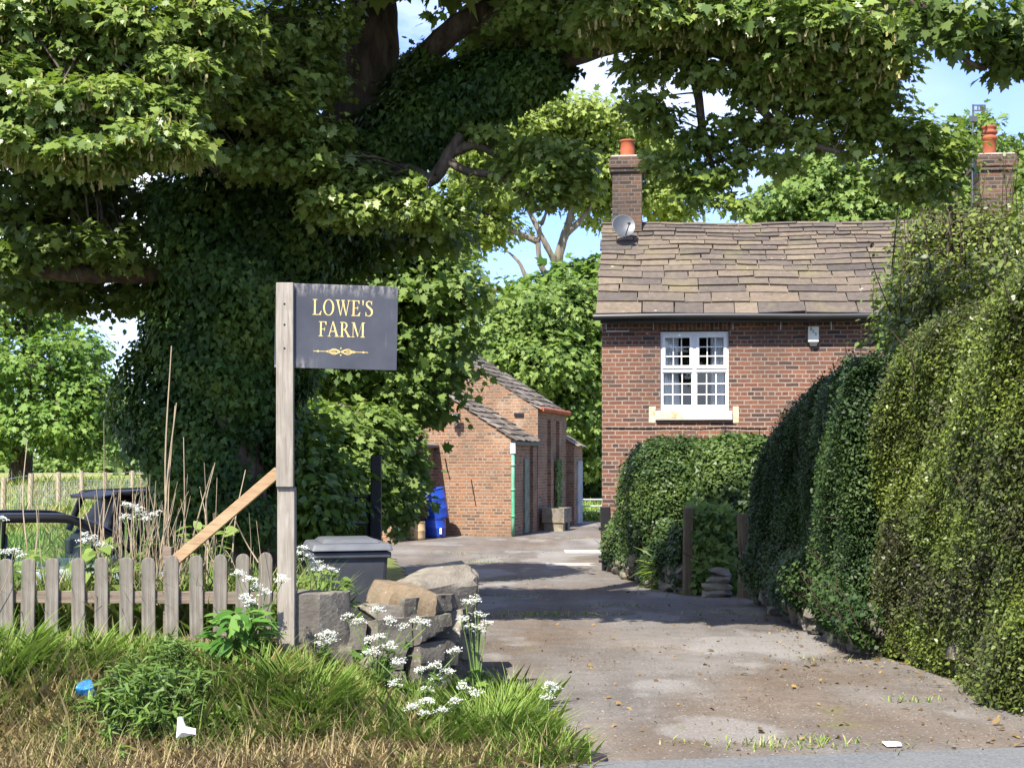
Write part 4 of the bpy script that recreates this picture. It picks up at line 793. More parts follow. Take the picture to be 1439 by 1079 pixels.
# cars (both seen from the side, facing right)
def car(name, label, x, y, z, rz, body, Ht=1.45, Ln=4.1, suv=False):
    gm = 'black_car' if suv else 'car_glass'; t = thing(name, label, 'car', (x, y, z), rz); w_ = .86; k = Ht/1.45; B = Ln/2
    low = [(-B, .32), (-B+.02, .62*k), (-B+.10, .90*k), (-B+.35, .93*k), (B-1.15, .95*k), (B-.25, .78*k), (B-.03, .62*k), (B, .32), (B-.35, .22), (-B+.35, .22)]
    mb = MB(); n = len(low); rings = []
    for yy, sc_ in ((-w_, .94), (-w_*.97, 1), (0, 1.0), (w_*.97, 1), (w_, .94)): rings.append([(px*(1 if abs(yy) < w_ else .985), yy, .55+(pz-.55)*sc_) for px, pz in low])
    vs = sum(rings, []); fs = [(r*n+i, r*n+(i+1) % n, (r+1)*n+(i+1) % n, (r+1)*n+i) for r in range(4) for i in range(n)]+[list(range(n))[::-1], [4*n+i for i in range(n)]]
    mb.add(vs, fs); mb.build('body', body, t, smooth=False, bevel=.03)
    rb = [(-B+.14, .92*k), (-B+.42, 1.38*k), (-B+.75, 1.44*k), (.1, 1.45*k), (.45, 1.40*k), (.85, 1.22*k), (1.2, .95*k)] if not suv else [(-B+.06, .95*k), (-B+.20, 1.36*k), (-B+.35, 1.42*k), (-.2, 1.45*k), (.35, 1.42*k), (.8, 1.22*k), (1.2, .96*k)]
    wr = .64; mb = MB(); arc = spline([(a, 0, b) for a, b in rb[1:-1]], 6)
    top = arc[(arc[:, 2] > 1.30*k)]
    lo = [(p[0], -wr, p[2]) for p in top]; hi = [(p[0], wr, p[2]) for p in top]; m_ = len(top); md = [(p[0], 0, p[2]+.035) for p in top]
    mb.add(lo+md+hi, [(i, i+1, m_+i+1, m_+i) for i in range(m_-1)]+[(m_+i, m_+i+1, 2*m_+i+1, 2*m_+i) for i in range(m_-1)]); 
    mb.build('roof', 'black_car', t, smooth=True)
    for s_ in (-1, 1):
        full = spline([(a, s_*(w_-.06+(wr-w_+.06)*min(1, (b-.9*k)/(.5*k))), b) for a, b in rb], 6); mb = MB().tube(full, .045, 8)
        for px, wd in ((-.35, .045), (-B+.95, .035)): mb.tube([(px, s_*(w_-.06), .93*k), (px+.05, s_*wr, 1.43*k)], wd, 6)
        mb.build('pillars', 'black_car', t, smooth=True)
        for (x0, x1, X0, X1) in ((-B+.95, -.35, -B+.95, -.32), (-.30, 1.05, -.26, .48)):
            MB().poly([(x0, s_*(w_-.06), .95*k), (x1, s_*(w_-.06), .95*k), (X1, s_*(wr+.005), 1.385*k), (X0, s_*(wr+.005), 1.40*k)]).build('side_window', gm, t)
    for s_ in (-1, 1):
        MB().prism([(-B+.12, s_*(w_-.07), .90*k), (-B+.98, s_*(w_-.07), .90*k), (-B+.98, s_*wr, 1.41*k), (-B+.45, s_*wr, 1.38*k)], (0, -s_*.03, 0)).build('rear_quarter', 'black_car', t)
    MB().poly([(1.17, -.74, .97*k), (1.17, .74, .97*k), (.47, .58, 1.40*k), (.47, -.58, 1.40*k)]).build('windscreen', gm, t)
    MB().poly([(-B+.16, -.74, .95*k), (-B+.16, .74, .95*k), (-B+.42, .58, 1.37*k), (-B+.42, -.58, 1.37*k)]).build('rear_window', gm, t)
    if suv: MB().prism([(-B+.02, -.62, 1.40*k), (-B+.02, .62, 1.40*k), (-B+.42, .62, 1.455*k), (-B+.42, -.62, 1.455*k)], (0, 0, -.05)).build('spoiler', 'black_car', t, bevel=.015)
    for sx2 in (-.05, -1.0):
        for s_ in (-.36, .36):
            mb = MB(); mb.box((sx2-.28, s_-.24, .5*k), (sx2-.12, s_+.24, 1.10*k)); st_ = mb.build('seat', 'black_plastic', t, bevel=.05); MB().box((sx2-.30, s_-.13, 1.13*k), (sx2-.18, s_+.13, 1.30*k)).build('headrest', 'black_plastic', t, bevel=.04)
    for px in (-B+.78, B-.82):
        for s_ in (-1, 1):
            mt = Matrix.Translation((px, s_*(w_-.09), .31)) @ Matrix.Rotation(rad(90), 4, 'X'); wh = MB().lathe([(.19, -.1), (.29, -.1), (.315, -.06), (.315, .06), (.29, .1), (.19, .1)], (0, 0, 0), 24, mt).build('wheel', 'tyre', t, smooth=True); MB().lathe([(.02, -.07), (.2, -.095), (.2, .095), (.02, .07)], (0, 0, 0), 16, mt).build('rim', 'grey_metal', wh)
    for s_ in (-1, 1):
        MB().box((B-.26, s_*.62-.14, .60*k), (B-.045, s_*.62+.14, .72*k)).build('headlight', 'curtain', t, bevel=.02); MB().box((-B-.005, s_*.68-.1, .66*k), (-B+.1, s_*.68+.1, .84*k)).build('tail_light', 'black_plastic' if suv else 'terracotta', t, bevel=.02)
        MB().box((.72, s_*.95-.09, .96*k), (.84, s_*.95+.09, 1.08*k)).build('wing_mirror', 'black_plastic', t, bevel=.03)
    return t
CYc = 14.6; zr = P(0, 722, CYc)[2]; car('parked_car', 'silver car with black roof and see-through windows behind the picket fence', P(132, 0, CYc)[0]-.75, CYc+.2, zr-1.47, rad(24), 'silver_car', 1.44)
CYs = 19.0; zr = P(0, 688, CYs)[2]; car('parked_car', 'black car with rear roof spoiler beside the ivy covered trunk', P(121, 0, CYs)[0]+1.55, CYs+1.15, zr-1.60, rad(36), 'black_car', 1.58, 3.9, True)
# litter
def crumple(name, label, cat, pos, sz, m, flat=1):
    mb = MB(); stone(mb, (0, 0, 0), (sz[0], sz[1], sz[2]), .35, .3, (R.random(), R.random(), R.random()), .5, 6); o = mb.build(name, m); o.location = pos; return tag(o, label, cat)
Yc = 7.75; c = P(122, 969, Yc); crumple('crushed_can', 'crumpled bright blue can lying in the verge grass', 'litter', (c[0], Yc, c[2]), (.10, .07, .09), 'blue_foil')
Yc = 7.28; c = P(260, 1024, Yc); mb = MB(); mb.add([(-.045, 0, -.045), (.05, .02, -.03), (.055, .0, .0), (.0, .02, .01), (-.02, .02, .06), (-.035, -.01, .065), (-.01, -.03, -.01)], [(0, 6, 4, 5), (0, 1, 3, 6), (1, 2, 3), (6, 3, 4)]); o = mb.build('paper_scrap', 'paper'); o.location = c; so_ = o.modifiers.new('thick', 'SOLIDIFY'); so_.thickness = .003; tag(o, 'folded white paper scrap in the dry verge grass', 'litter')
Yc = 1.6*F/(1048-HZ); c = P(1254, 1048, Yc); mb = MB(); mb.add([(-.045, -.06, .004), (.04, -.05, .006), (.05, .02, .012), (.02, .07, .004), (-.05, .05, .01), (0, 0, .02)], [(0, 1, 5), (1, 2, 5), (2, 3, 5), (3, 4, 5), (4, 0, 5)]); o = mb.build('paper_scrap', 'paper'); o.location = (c[0], Yc, .008); o.modifiers.new('thick', 'SOLIDIFY').thickness = .003; tag(o, 'flat white paper scrap lying on the drive', 'litter')
Yc = 1.6*F/(1067-HZ); c = P(832, 1067, Yc); mb = MB(); stone(mb, (0, 0, 0), (.16, .16, .035), .2, .4, lv=.5, n=7); o = mb.build('rubber_scrap', 'black_plastic'); o.location = (c[0], Yc, .012); tag(o, 'flat black rubber scrap at the road edge', 'litter')
# field fence
ff = thing('wire_fence', 'post and wire netting fence along the field edge', 'fence', (P(82, 0, 40)[0], 40, h1(-12.7, 40))); fo = np.array(ff.location); fps = [(-75, 676, 27), (-35, 674, 31), (4, 671, 35), (42, 665, 38), (82, 663, 40), (117, 661, 42.5), (148, 663, 44.5), (186, 661, 46.5), (222, 661, 48.5), (258, 661, 50.5)]
tp_ = []
for px, py, Y in fps:
    q = P(px, py, Y); zg_ = h1(q[0], Y); tp_.append((q, zg_)); ln = R.normal(0, .03)
    MB().tube([(0, 0, zg_-.1-fo[2]), (ln, 0, q[2]-fo[2])], .062 if py != 665 else .07, 8).build('fence_post', 'field_post', ff).location = (q[0]-fo[0], q[1]-fo[1], 0)
mb = MB()
for (a, za), (b, zb2) in zip(tp_[:-1], tp_[1:]):
    for f_ in (.95, .75, .58, .42, .28, .15): mb.tube([(a[0], a[1]-.06, mix(za, a[2], f_))-fo, (b[0], b[1]-.06, mix(zb2, b[2], f_))-fo], .006, 3, cap=False)
    for t in np.linspace(0, 1, 16)[1:-1]: q = mix(a, b, t); zl_ = mix(za, zb2, t); mb.tube([np.array((q[0], q[1]-.06, zl_+.15))-fo, np.array((q[0], q[1]-.06, mix(zl_, q[2], .75)))-fo], .004, 3, cap=False)
mb.build('wire_netting', 'galvanised', ff)
# ------------------------------------------------------------------ the big sycamore with its ivy
syc = thing('sycamore_tree', 'large ivy clad sycamore whose boughs arch over the drive', 'tree', (*P(302, 0, 14.0)[:2], h1(-3, 14)-.1)); so3 = np.array(syc.location)
def loc(bs): return [(c-so3, r) for c, r in bs]
def Q(px, py, Y): return P(px, py, Y)-so3
trunk = [(0, 0, 0), Q(312, 620, 14), Q(335, 480, 14), Q(385, 350, 14), Q(470, 230, 14), Q(515, 110, 14), Q(522, 0, 14.1), Q(530, -160, 14.3), Q(560, -420, 14.5)]
mb = MB(); limb(mb, trunk, .52, .17, 14, .01)
limbs = [[Q(440, 290, 14), Q(540, 190, 13.8), Q(600, 80, 13.6), Q(690, 12, 13.4), Q(860, -60, 13.2), Q(1060, -130, 13.0)],
         [Q(400, 335, 14), Q(520, 240, 13.6), Q(650, 150, 13.2), Q(760, 92, 12.8), Q(900, 52, 12.4), Q(1020, 70, 12.0), Q(1150, 120, 11.8), Q(1260, 200, 11.6)],
         [Q(500, 255, 13.6), Q(560, 238, 13.3), Q(605, 252, 13.0), Q(628, 222, 12.9), Q(648, 190, 12.9)],
         [Q(628, 226, 12.9), Q(655, 240, 12.8), Q(700, 245, 12.7), Q(760, 240, 12.6), Q(800, 250, 12.5)],
         [Q(636, 215, 12.9), Q(670, 205, 12.8), Q(720, 225, 12.7), Q(790, 220, 12.5)],
         [Q(700, 245, 12.7), Q(735, 272, 12.6), Q(790, 280, 12.5)],
         [Q(380, 370, 14), Q(250, 380, 13.8), Q(120, 385, 13.4), Q(0, 370, 13), Q(-140, 350, 12.6)],
         [Q(400, 330, 14), Q(300, 220, 13.2), Q(180, 110, 12.2), Q(40, 60, 11.4), Q(-120, 40, 11)],
         [Q(470, 230, 14), Q(380, 100, 13.2), Q(300, 10, 12.4), Q(200, -90, 11.8)],
         [Q(522, 0, 14.1), Q(640, -160, 13.6), Q(820, -260, 12.6), Q(1000, -330, 12)],
         [Q(520, -40, 14.1), Q(400, -200, 13.4), Q(250, -320, 12.6), Q(60, -380, 12)],
         [Q(530, -160, 14.3), Q(600, -330, 15.5), Q(700, -420, 17), Q(800, -430, 18)],
         [Q(960, 60, 12.2), Q(980, 130, 12.1), Q(990, 200, 12), Q(1012, 260, 11.9)],
         [Q(1020, 70, 12.0), Q(1060, 140, 11.8), Q(1110, 190, 11.6), Q(1180, 215, 11.5)],
         [Q(730, -20, 13.3), Q(800, 10, 13.0), Q(880, 5, 12.6)]]
rads = [(.17, .07), (.17, .05), (.085, .05), (.045, .02), (.05, .02), (.03, .012), (.12, .05), (.15, .05), (.14, .05), (.14, .06), (.14, .06), (.15, .06), (.05, .02), (.05, .02), (.09, .05)]
fr = []
for lp, (r0, r1) in zip(limbs, rads): limb(mb, lp, r0, r1, 9, .05, 7); fr += list(spline(lp, 8))
fr += list(spline(trunk[3:], 8)); fr = np.array(fr)
# lumps of the crown
front = [bl(*a) for a in [(30, 40, 11.2, 55, 40, .5), (110, 20, 11.3, 60, 35, .5), (200, 45, 11.3, 60, 40, .55), (290, 30, 11.5, 55, 35, .5), (320, 75, 11.8, 45, 28, .45), (20, 130, 11.0, 50, 38, .5), (85, 160, 10.9, 60, 32, .5), (160, 150, 11.0, 60, 40, .5), (235, 165, 11.2, 45, 40, .45),
         (255, 110, 11.4, 60, 30, .5), (200, 205, 10.9, 55, 22, .45), (130, 225, 10.7, 50, 20, .4), (40, 205, 10.8, 40, 18, .4), (255, 205, 11.0, 30, 18, .35), (120, 90, 11.4, 70, 26, .5), (40, 88, 11.4, 50, 20, .5), (-60, 60, 11, 60, 50, .6), (-60, 160, 10.8, 60, 40, .5), (100, -60, 11.8, 90, 45, .5), (260, -50, 12.2, 90, 40, .5),
         (860, 18, 11.5, 50, 25, .5), (930, 28, 11.4, 55, 30, .5), (1000, 25, 11.3, 60, 30, .5), (1080, 35, 11.2, 60, 32, .5), (1150, 45, 11.1, 60, 32, .5), (1215, 60, 11.1, 45, 30, .45), (1240, 95, 11.2, 30, 28, .4), (1120, 85, 11.3, 60, 26, .45), (1040, -50, 12.2, 90, 35, .5), (900, -60, 12.3, 90, 35, .5), (1190, -30, 12, 60, 30, .4)]]
mid = [bl(*a) for a in [(395, 60, 12.5, 50, 45, .5), (450, 30, 12.6, 45, 32, .5), (440, 110, 12.6, 45, 30, .5), (400, 160, 12.5, 45, 30, .45), (460, 190, 12.7, 40, 25, .4), (420, 225, 12.6, 48, 26, .4), (500, 250, 12.9, 40, 26, .4), (560, 275, 12.8, 45, 28, .4), (500, 300, 12.8, 42, 24, .4), (455, 285, 12.7, 35, 20, .35),
         (340, 140, 12.5, 40, 30, .45), (345, 230, 12.6, 35, 22, .4), (600, 300, 12.8, 40, 22, .4), (640, 290, 12.7, 24, 15, .3), (740, 30, 12.6, 55, 30, .5), (800, 45, 12.4, 45, 25, .45), 
         (900, 95, 12.0, 32, 18, .3), (955, 92, 11.9, 36, 20, .35), (895, 145, 11.9, 26, 15, .3), (925, 165, 11.9, 30, 16, .3), (1000, 105, 11.8, 34, 20, .35), (1065, 125, 11.7, 38, 22, .35), (1130, 130, 11.6, 55, 30, .45), (1195, 140, 11.6, 50, 30, .45), (1240, 165, 11.7, 45, 30, .4), (1285, 200, 11.7, 40, 32, .4), (1320, 215, 11.8, 32, 36, .4), (1270, 250, 11.7, 45, 24, .4),
         (1205, 200, 11.7, 34, 20, .32), (1140, 190, 11.7, 32, 18, .3), (1088, 185, 11.8, 26, 16, .28), (1035, 175, 11.8, 22, 14, .26), (1305, 262, 11.8, 26, 20, .3), (1100, 232, 11.8, 26, 12, .25),
         (985, 195, 11.9, 28, 24, .3), (1010, 240, 11.9, 32, 20, .3), (985, 270, 11.9, 24, 18, .28), (1022, 292, 11.9, 20, 14, .22), (1040, 215, 11.9, 22, 18, .25), (955, 240, 12.0, 20, 12, .2), (925, 225, 12.0, 20, 10, .2),
         (755, 212, 12.5, 42, 20, .35), (800, 228, 12.4, 32, 22, .3), (760, 250, 12.4, 42, 20, .35), (800, 262, 12.4, 30, 18, .3), (720, 232, 12.6, 26, 14, .3), (690, 190, 12.8, 26, 10, .25), (770, 283, 12.4, 20, 10, .22), (675, 265, 12.7, 18, 8, .2)]]
back = [bl(*a) for a in [(40, 300, 14.6, 80, 45, .7), (160, 290, 14.6, 80, 50, .7), (270, 290, 14.4, 70, 50, .7), (350, 320, 14.6, 60, 45, .6), (90, 370, 14.5, 90, 28, .6), (60, 345, 13.0, 70, 14, .4), (150, 352, 13.2, 60, 14, .4), (0, 365, 12.8, 50, 12, .4), (30, 410, 14.3, 40, 14, .4), (110, 415, 14.4, 40, 16, .4), (200, 400, 14.6, 60, 35, .5), (60, 250, 13.8, 80, 30, .6), (330, 180, 14.4, 60, 60, .7), (550, 130, 15, 80, 60, .8), (520, 330, 15, 60, 28, .5), (480, 370, 15.2, 60, 30, .5), (600, 330, 15.2, 50, 20, .5), (80, 200, 14, 90, 60, .8), (220, 90, 14, 110, 80, .9), (60, 60, 14, 90, 60, .8), (420, 60, 15, 90, 70, .9), (700, 30, 14.5, 70, 40, .7)]]
high = [(np.array(c, float), np.array(r, float)) for c, r in [((-4.5, 12.1, 6.5), (1.8, 1.1, .7)), ((-2.6, 12.1, 6.5), (1.6, 1.1, .7)), ((-.9, 12.7, 6.9), (1.6, 1.5, .9)), ((.9, 12.7, 6.6), (1.5, 1.2, .6)), ((2.4, 12.9, 6.2), (1.3, 1.1, .6)), ((-4, 11.7, 7.8), (1.8, 1.1, .7)), ((-1.6, 12.1, 8.4), (1.7, 1.2, .8)), ((.2, 12.3, 8.4), (1.6, 1.3, .8)), ((-6.4, 13, 6), (1.6, 1.6, 1)), ((.3, 11.2, 6.2), (1.2, .6, .35))]]  # unseen lumps above the frame, placed and shaped to shade drive and hedges
T1 = crown('sunlit_crown', loc(front), 54, 30, .075, .066, 'maple', 'sycamore_leaf', syc, .5, .42, .75)
T2 = crown('crown', loc(mid), 38, 24, .075, .062, 'maple', 'sycamore_leaf', syc, .35, .45, .7)
T3 = crown('inner_crown', loc(back), 19, 24, .15, .085, 'maple', 'sycamore_shaded', syc, .25, .55, .6)
T4 = crown('upper_crown', loc(high), 8, 26, .2, .19, 'maple', 'sycamore_leaf', syc, .3, .5, .8)
branches_to(mb, fr, T1, .016, .005, 14); branches_to(mb, fr, T2, .016, .004, 8); branches_to(mb, fr, T3, .018, .006, 26); branches_to(mb, fr, T4, .05, .015, 14)
mb.build('trunk', 'bark', syc, smooth=True)
k = R.choice(len(T1), min(len(T1), 1300), replace=False); kk = np.repeat(T1[k], 7, 0); kp_ = kk+R.normal(0, .05, kk.shape)+np.array([0, -.04, -.03])
leaves('seed_clusters', kp_, rdir(len(kp_))*np.array([1, 1, .2]), np.array([0, 0, -1.])+R.normal(0, .25, kp_.shape), R.uniform(.035, .075, len(kp_)), R.random(len(kp_)), 'key', 'seed_key', syc, .1, .12, .7)
# ivy on the trunk and along the limbs
def ivy_on(path, r, n, size, jit=.12, lo=0, hi=1):
    q = spline(path, 12); i = R.integers(0, len(q)-1, n); t = R.random(n)[:, None]; c = q[i]*(1-t)+q[i+1]*t; ax = unit(q[i+1]-q[i]); u = rdir(n); u = unit(u-(u*ax).sum(1, keepdims=True)*ax)
    f = (i+t[:, 0])/len(q); rr = np.interp(f, np.linspace(0, 1, len(r)), r); lump = 1+.22*np.sin(c[:, 2]*3.1+np.arctan2(u[:, 1], u[:, 0])*2)+.16*np.sin(c[:, 2]*6.7+np.arctan2(u[:, 1], u[:, 0])*3+1)
    p = c+u*(rr*lump*R.uniform(.82, 1.06, n))[:, None]+R.normal(0, jit*.4, (n, 3)); return p, unit(u*.75+np.array([0, 0, .4])+R.normal(0, .32, (n, 3))), unit(np.array([0, 0, -.9])+u*.45+R.normal(0, .4, (n, 3))), R.uniform(.7, 1.25, n)*size
ivp = [Q(300, 760, 14), Q(298, 640, 14), Q(300, 540, 14), Q(315, 450, 14), Q(330, 380, 14), Q(390, 300, 14), Q(460, 200, 14)]
parts_ = [ivy_on(ivp, [.55, .66, .72, .78, .86, .8, .5], 52000, .066), ivy_on([Q(335, 560, 13.9), Q(360, 480, 13.9), Q(385, 400, 13.8)], [.35, .5, .5], 13000, .066), ivy_on([Q(500, 250, 13.7), Q(600, 165, 13.3), Q(700, 115, 13), Q(790, 85, 12.7)], [.36, .34, .28, .12], 17000, .064), ivy_on([Q(560, 150, 13.7), Q(610, 80, 13.5)], [.2, .15], 3000, .064)]
cc = [np.concatenate(z) for z in zip(*parts_)]
tone = np.clip(.5+.45*np.sin(cc[0][:, 0]*5+cc[0][:, 2]*4)*np.sin(cc[0][:, 2]*7)+R.normal(0, .25, len(cc[0])), 0, 1)
leaves('ivy', cc[0], cc[1], cc[2], cc[3], tone, 'ivy', 'ivy_leaf', syc, .15)
mb = MB(); q = spline(ivp, 6); mb.tube(q, np.interp(np.linspace(0, 1, len(q)), np.linspace(0, 1, 7), [.4, .5, .55, .6, .66, .55, .3]), 14); mb.build('ivy_dark_core', 'core_shade', syc, smooth=True)  # solid core filling the ivy, its inner shade put into the colour
# branch reaching in from another tree on the right
tb = thing('overhanging_tree', 'tree outside the frame with leaves coloured as shaded, whose bough crosses the top right sky', 'tree', (9.0, 12.6, h1(9, 12.6))); so3 = np.array(tb.location)
mb = MB(); lm = [[(0, 0, 0), (-.1, 0, 2.5), (-.5, -.2, 4.2), (-.4, 0, 6.5), (0, 0, 8.5)], [(-.5, -.2, 4.2), Q(1500, 110, 10.8), Q(1439, 82, 10.6), Q(1370, 60, 10.4), Q(1310, 22, 10.2), Q(1240, -15, 10)], [Q(1400, 72, 10.5), Q(1380, 95, 10.4), Q(1350, 80, 10.2), Q(1320, 60, 10.1)], [Q(1439, 82, 10.6), Q(1420, 40, 10.5), Q(1380, 10, 10.4)], [(-.4, 0, 6.0), (.8, .5, 7.5), (1.6, .8, 8.2)]]
for lp, (r0, r1) in zip(lm, [(.3, .12), (.10, .03), (.03, .01), (.04, .015), (.12, .05)]): limb(mb, lp, r0, r1, 9, .05)
fr2 = np.vstack([spline(l, 6) for l in lm[1:]])
TT = crown('crown', loc([bl(*a) for a in [(1300, 14, 10.1, 34, 16, .3), (1345, 30, 10.2, 36, 22, .35), (1395, 25, 10.3, 40, 28, .35), (1440, 50, 10.5, 36, 30, .35), (1425, 80, 10.5, 26, 18, .25), (1385, 68, 10.3, 24, 14, .22), (1330, 62, 10.1, 22, 12, .2), (1298, 40, 10.1, 18, 12, .18), (1480, 20, 10.8, 50, 50, .5), (1412, 98, 10.4, 14, 8, .12)]]), 34, 16, .07, .075, 'maple', 'sycamore_shaded', tb, .2, .5, .7)  # silhouetted bough, its shade painted by the darker leaf colour
T5 = crown('upper_crown', [(np.array(c, float), np.array(r, float)) for c, r in [((-.3, 0, 7.5), (1.6, 1.6, 1)), ((1.2, .5, 8.2), (1.5, 1.5, 1)), ((.3, .2, 9.2), (1.5, 1.5, .9))]], 8, 20, .2, .2, 'maple', 'sycamore_shaded', tb, .3)
branches_to(mb, fr2, TT, .014, .004, 4); branches_to(mb, fr2, T5, .03, .01, 12); mb.build('trunk', 'bark', tb, smooth=True)

# ------------------------------------------------------------------ trees beyond
def tree(name, label, px, Y, blobs, size, mat, base_py=None, trunk_r=.3, bark='bark', dens=3.0, m=14, sr=.3, shape='tuft', limbs_=None, shell=.45, group=None, cat='tree', z0=None, every=7, upw=.6):
    x = P(px, 0, Y)[0]; z0 = h1(x, Y)-.1 if z0 is None else z0; t = thing(name, label, cat, (x, Y, z0), 0, group); o3 = np.array(t.location); bs = [(P(a, b, c)-o3, np.array([rx*c/F, rd, ry*c/F])) for a, b, c, rx, ry, rd in blobs]
    T = crown('crown', bs, dens, m, sr, size, shape, mat, t, shell, .5, upw)
    mb = MB(); cen = np.mean([b[0] for b in bs], 0); hi = max(b[0][2] for b in bs)
    if limbs_ is None: ls = [[(0, 0, 0), cen*np.array([.4, .4, .5]), cen*np.array([.8, .8, 1.0]), (cen[0], cen[1], hi)]]
    else: ls = [[P(*q)-o3 for q in l] for l in limbs_]
    f2 = []
    for j, l in enumerate(ls): limb(mb, l, trunk_r*(1 if j == 0 else .55), trunk_r*(.3 if j == 0 else .12), 10, .03); f2.append(spline(l, 6))
    branches_to(mb, np.vstack(f2), T, trunk_r*.22, trunk_r*.06, every); mb.build('trunk', bark, t, smooth=True); return t
tree('maple_tree', 'leafy green tree hanging over the left end of the barn', 500, 21, [(520, 350, 21, 50, 45, 1.2), (590, 350, 21, 55, 45, 1.2), (630, 400, 21, 35, 45, 1), (560, 420, 21, 65, 45, 1.3), (620, 460, 21, 38, 40, 1), (480, 420, 21, 60, 60, 1.3), (540, 490, 21, 70, 40, 1.2), (610, 515, 21, 42, 34, .9), (570, 545, 21, 60, 30, 1), (480, 520, 21, 60, 45, 1.2), (600, 570, 21, 30, 18, .6), (540, 580, 21, 40, 22, .7), (660, 420, 21, 14, 25, .5), (560, 320, 21, 50, 25, 1), (430, 480, 21, 50, 90, 1.4)], .11, 'bright_leaf', trunk_r=.25, dens=14, m=22, sr=.18, shape='maple', shell=.4)
tree('bush', 'bright green leafy bush between the sign and the barn', 510, 19.2, [(470, 625, 18.9, 50, 45, .7), (520, 610, 19.4, 40, 35, .6), (555, 640, 19.9, 30, 48, .6), (500, 660, 18.9, 55, 50, .7), (560, 700, 19.9, 24, 45, .5), (450, 590, 18.9, 40, 30, .6), (530, 590, 19.4, 22, 20, .4), (440, 660, 18.4, 40, 60, .7), (575, 660, 20.4, 12, 40, .4), (480, 720, 18.5, 60, 45, .7)], .10, 'bright_leaf', trunk_r=.08, dens=26, m=16, sr=.12, shape='maple', shell=.5, cat='bush')
tree('bush', 'dark shaded bush low behind the sign post', 400, 16.5, [(420, 690, 16.4, 50, 70, .6), (380, 640, 16.6, 40, 60, .5), (450, 730, 16, 50, 50, .5), (400, 590, 16.8, 40, 40, .5), (440, 620, 17, 35, 45, .5), (360, 720, 16, 40, 50, .5), (470, 680, 16.8, 30, 40, .4)], .10, 'privet', trunk_r=.06, dens=30, m=12, sr=.12, shape='ovate', shell=.4, cat='bush')
tree('hawthorn_tree', 'dense rounded green tree rising behind the barn ridge', 760, 52, [(760, 440, 52, 60, 40, 2.2), (810, 440, 52, 40, 45, 2), (700, 470, 52, 50, 40, 2), (680, 510, 52, 40, 40, 2), (760, 510, 51, 70, 50, 2.3), (820, 520, 52, 40, 55, 2), (800, 590, 52, 45, 45, 2), (730, 560, 52, 60, 40, 2), (830, 640, 52.5, 26, 30, 1.2), (850, 470, 53, 30, 80, 2), (790, 650, 53, 30, 25, 1.2), (640, 540, 53, 50, 60, 2)], .22, 'bright_leaf', trunk_r=.3, dens=5, m=24, sr=.3, every=30)
tree('dark_tree', 'shadowy dark tree filling the gap beyond the field gate', 815, 54, [(825, 660, 54, 40, 50, 1.5), (800, 690, 54, 35, 25, 1.2), (850, 690, 54.5, 50, 30, 1.5), (830, 610, 55, 50, 40, 1.5), (900, 640, 56, 60, 80, 2), (770, 670, 56, 40, 50, 1.5)], .3, 'dark_leaf', trunk_r=.25, dens=3.4, m=16, sr=.36, every=16, shell=.25)
tree('dark_tree', 'darker round bush topping the hawthorn beside the slate roof', 815, 58, [(800, 400, 58, 55, 25, 1.5), (840, 390, 58, 28, 28, 1.2), (760, 415, 58, 45, 22, 1.4), (720, 432, 58, 30, 18, 1)], .34, 'privet', trunk_r=.2, dens=3.0, m=14, sr=.36, every=14)
tree('ash_tree', 'tall pale green tree with bare twisting limbs behind the barn', 775, 78, [(800, 165, 78, 75, 26, 3), (860, 185, 78, 60, 30, 3), (920, 215, 79, 45, 26, 2.5), (740, 185, 78, 55, 28, 3), (690, 215, 78, 55, 28, 2.6), (660, 245, 79, 35, 24, 2), (760, 230, 78, 70, 28, 3), (840, 240, 78, 60, 26, 3), (940, 255, 79, 40, 20, 2), (700, 270, 78, 45, 18, 2.2), (650, 300, 79, 40, 26, 2), (830, 275, 79, 40, 18, 2), (690, 320, 79, 40, 22, 2), (920, 285, 79, 40, 18, 2), (640, 340, 80, 40, 25, 2), (850, 310, 79, 20, 12, 1), (950, 300, 80, 24, 14, 1.4)], .30, 'ash_leaf', trunk_r=.36, bark='pale_bark', dens=2.6, m=20, sr=.45, every=10, limbs_=[[(775, 640, 78), (778, 480, 78), (784, 370, 78), (800, 310, 78), (815, 240, 78), (800, 180, 78)], [(784, 375, 78), (765, 340, 77.5), (745, 300, 77.5), (720, 250, 78), (700, 220, 78)], [(778, 400, 78), (760, 372, 77.5), (757, 330, 77.6), (770, 280, 78), (750, 210, 78)], [(795, 330, 78), (820, 305, 78), (845, 270, 78), (880, 220, 78)], [(778, 430, 78), (745, 400, 77.5), (730, 370, 77.4), (712, 352, 77.4)], [(770, 420, 78), (700, 408, 77.5), (672, 402, 77.4), (640, 395, 77)], [(757, 340, 77.6), (720, 325, 77.5), (690, 315, 77.8)]])
tree('lime_tree', 'bright rounded tree rising behind the farmhouse ridge', 1150, 47, [(1110, 285, 47, 55, 28, 2), (1160, 255, 47, 50, 32, 2), (1220, 265, 47, 50, 36, 2), (1190, 300, 47, 90, 30, 2), (1260, 300, 47, 50, 26, 2), (1080, 308, 47, 30, 14, 1.5), (1180, 350, 47, 110, 50, 2.5), (1145, 225, 47, 24, 14, 1)], .22, 'bright_leaf', trunk_r=.3, dens=5, m=22, sr=.3, every=14)
tree('birch_tree', 'light green tree behind the right chimney', 1390, 46, [(1355, 215, 46, 30, 30, 1.3), (1375, 190, 46, 18, 22, .9), (1340, 255, 46, 38, 26, 1.4), (1420, 235, 47, 30, 24, 1.2), (1440, 210, 47, 14, 10, .8), (1400, 275, 46, 50, 30, 1.5), (1310, 290, 46, 40, 26, 1.4), (1368, 165, 46, 7, 12, .4), (1395, 205, 47, 30, 16, 1)], .26, 'bright_leaf', trunk_r=.2, dens=4, m=14, sr=.28, every=12)
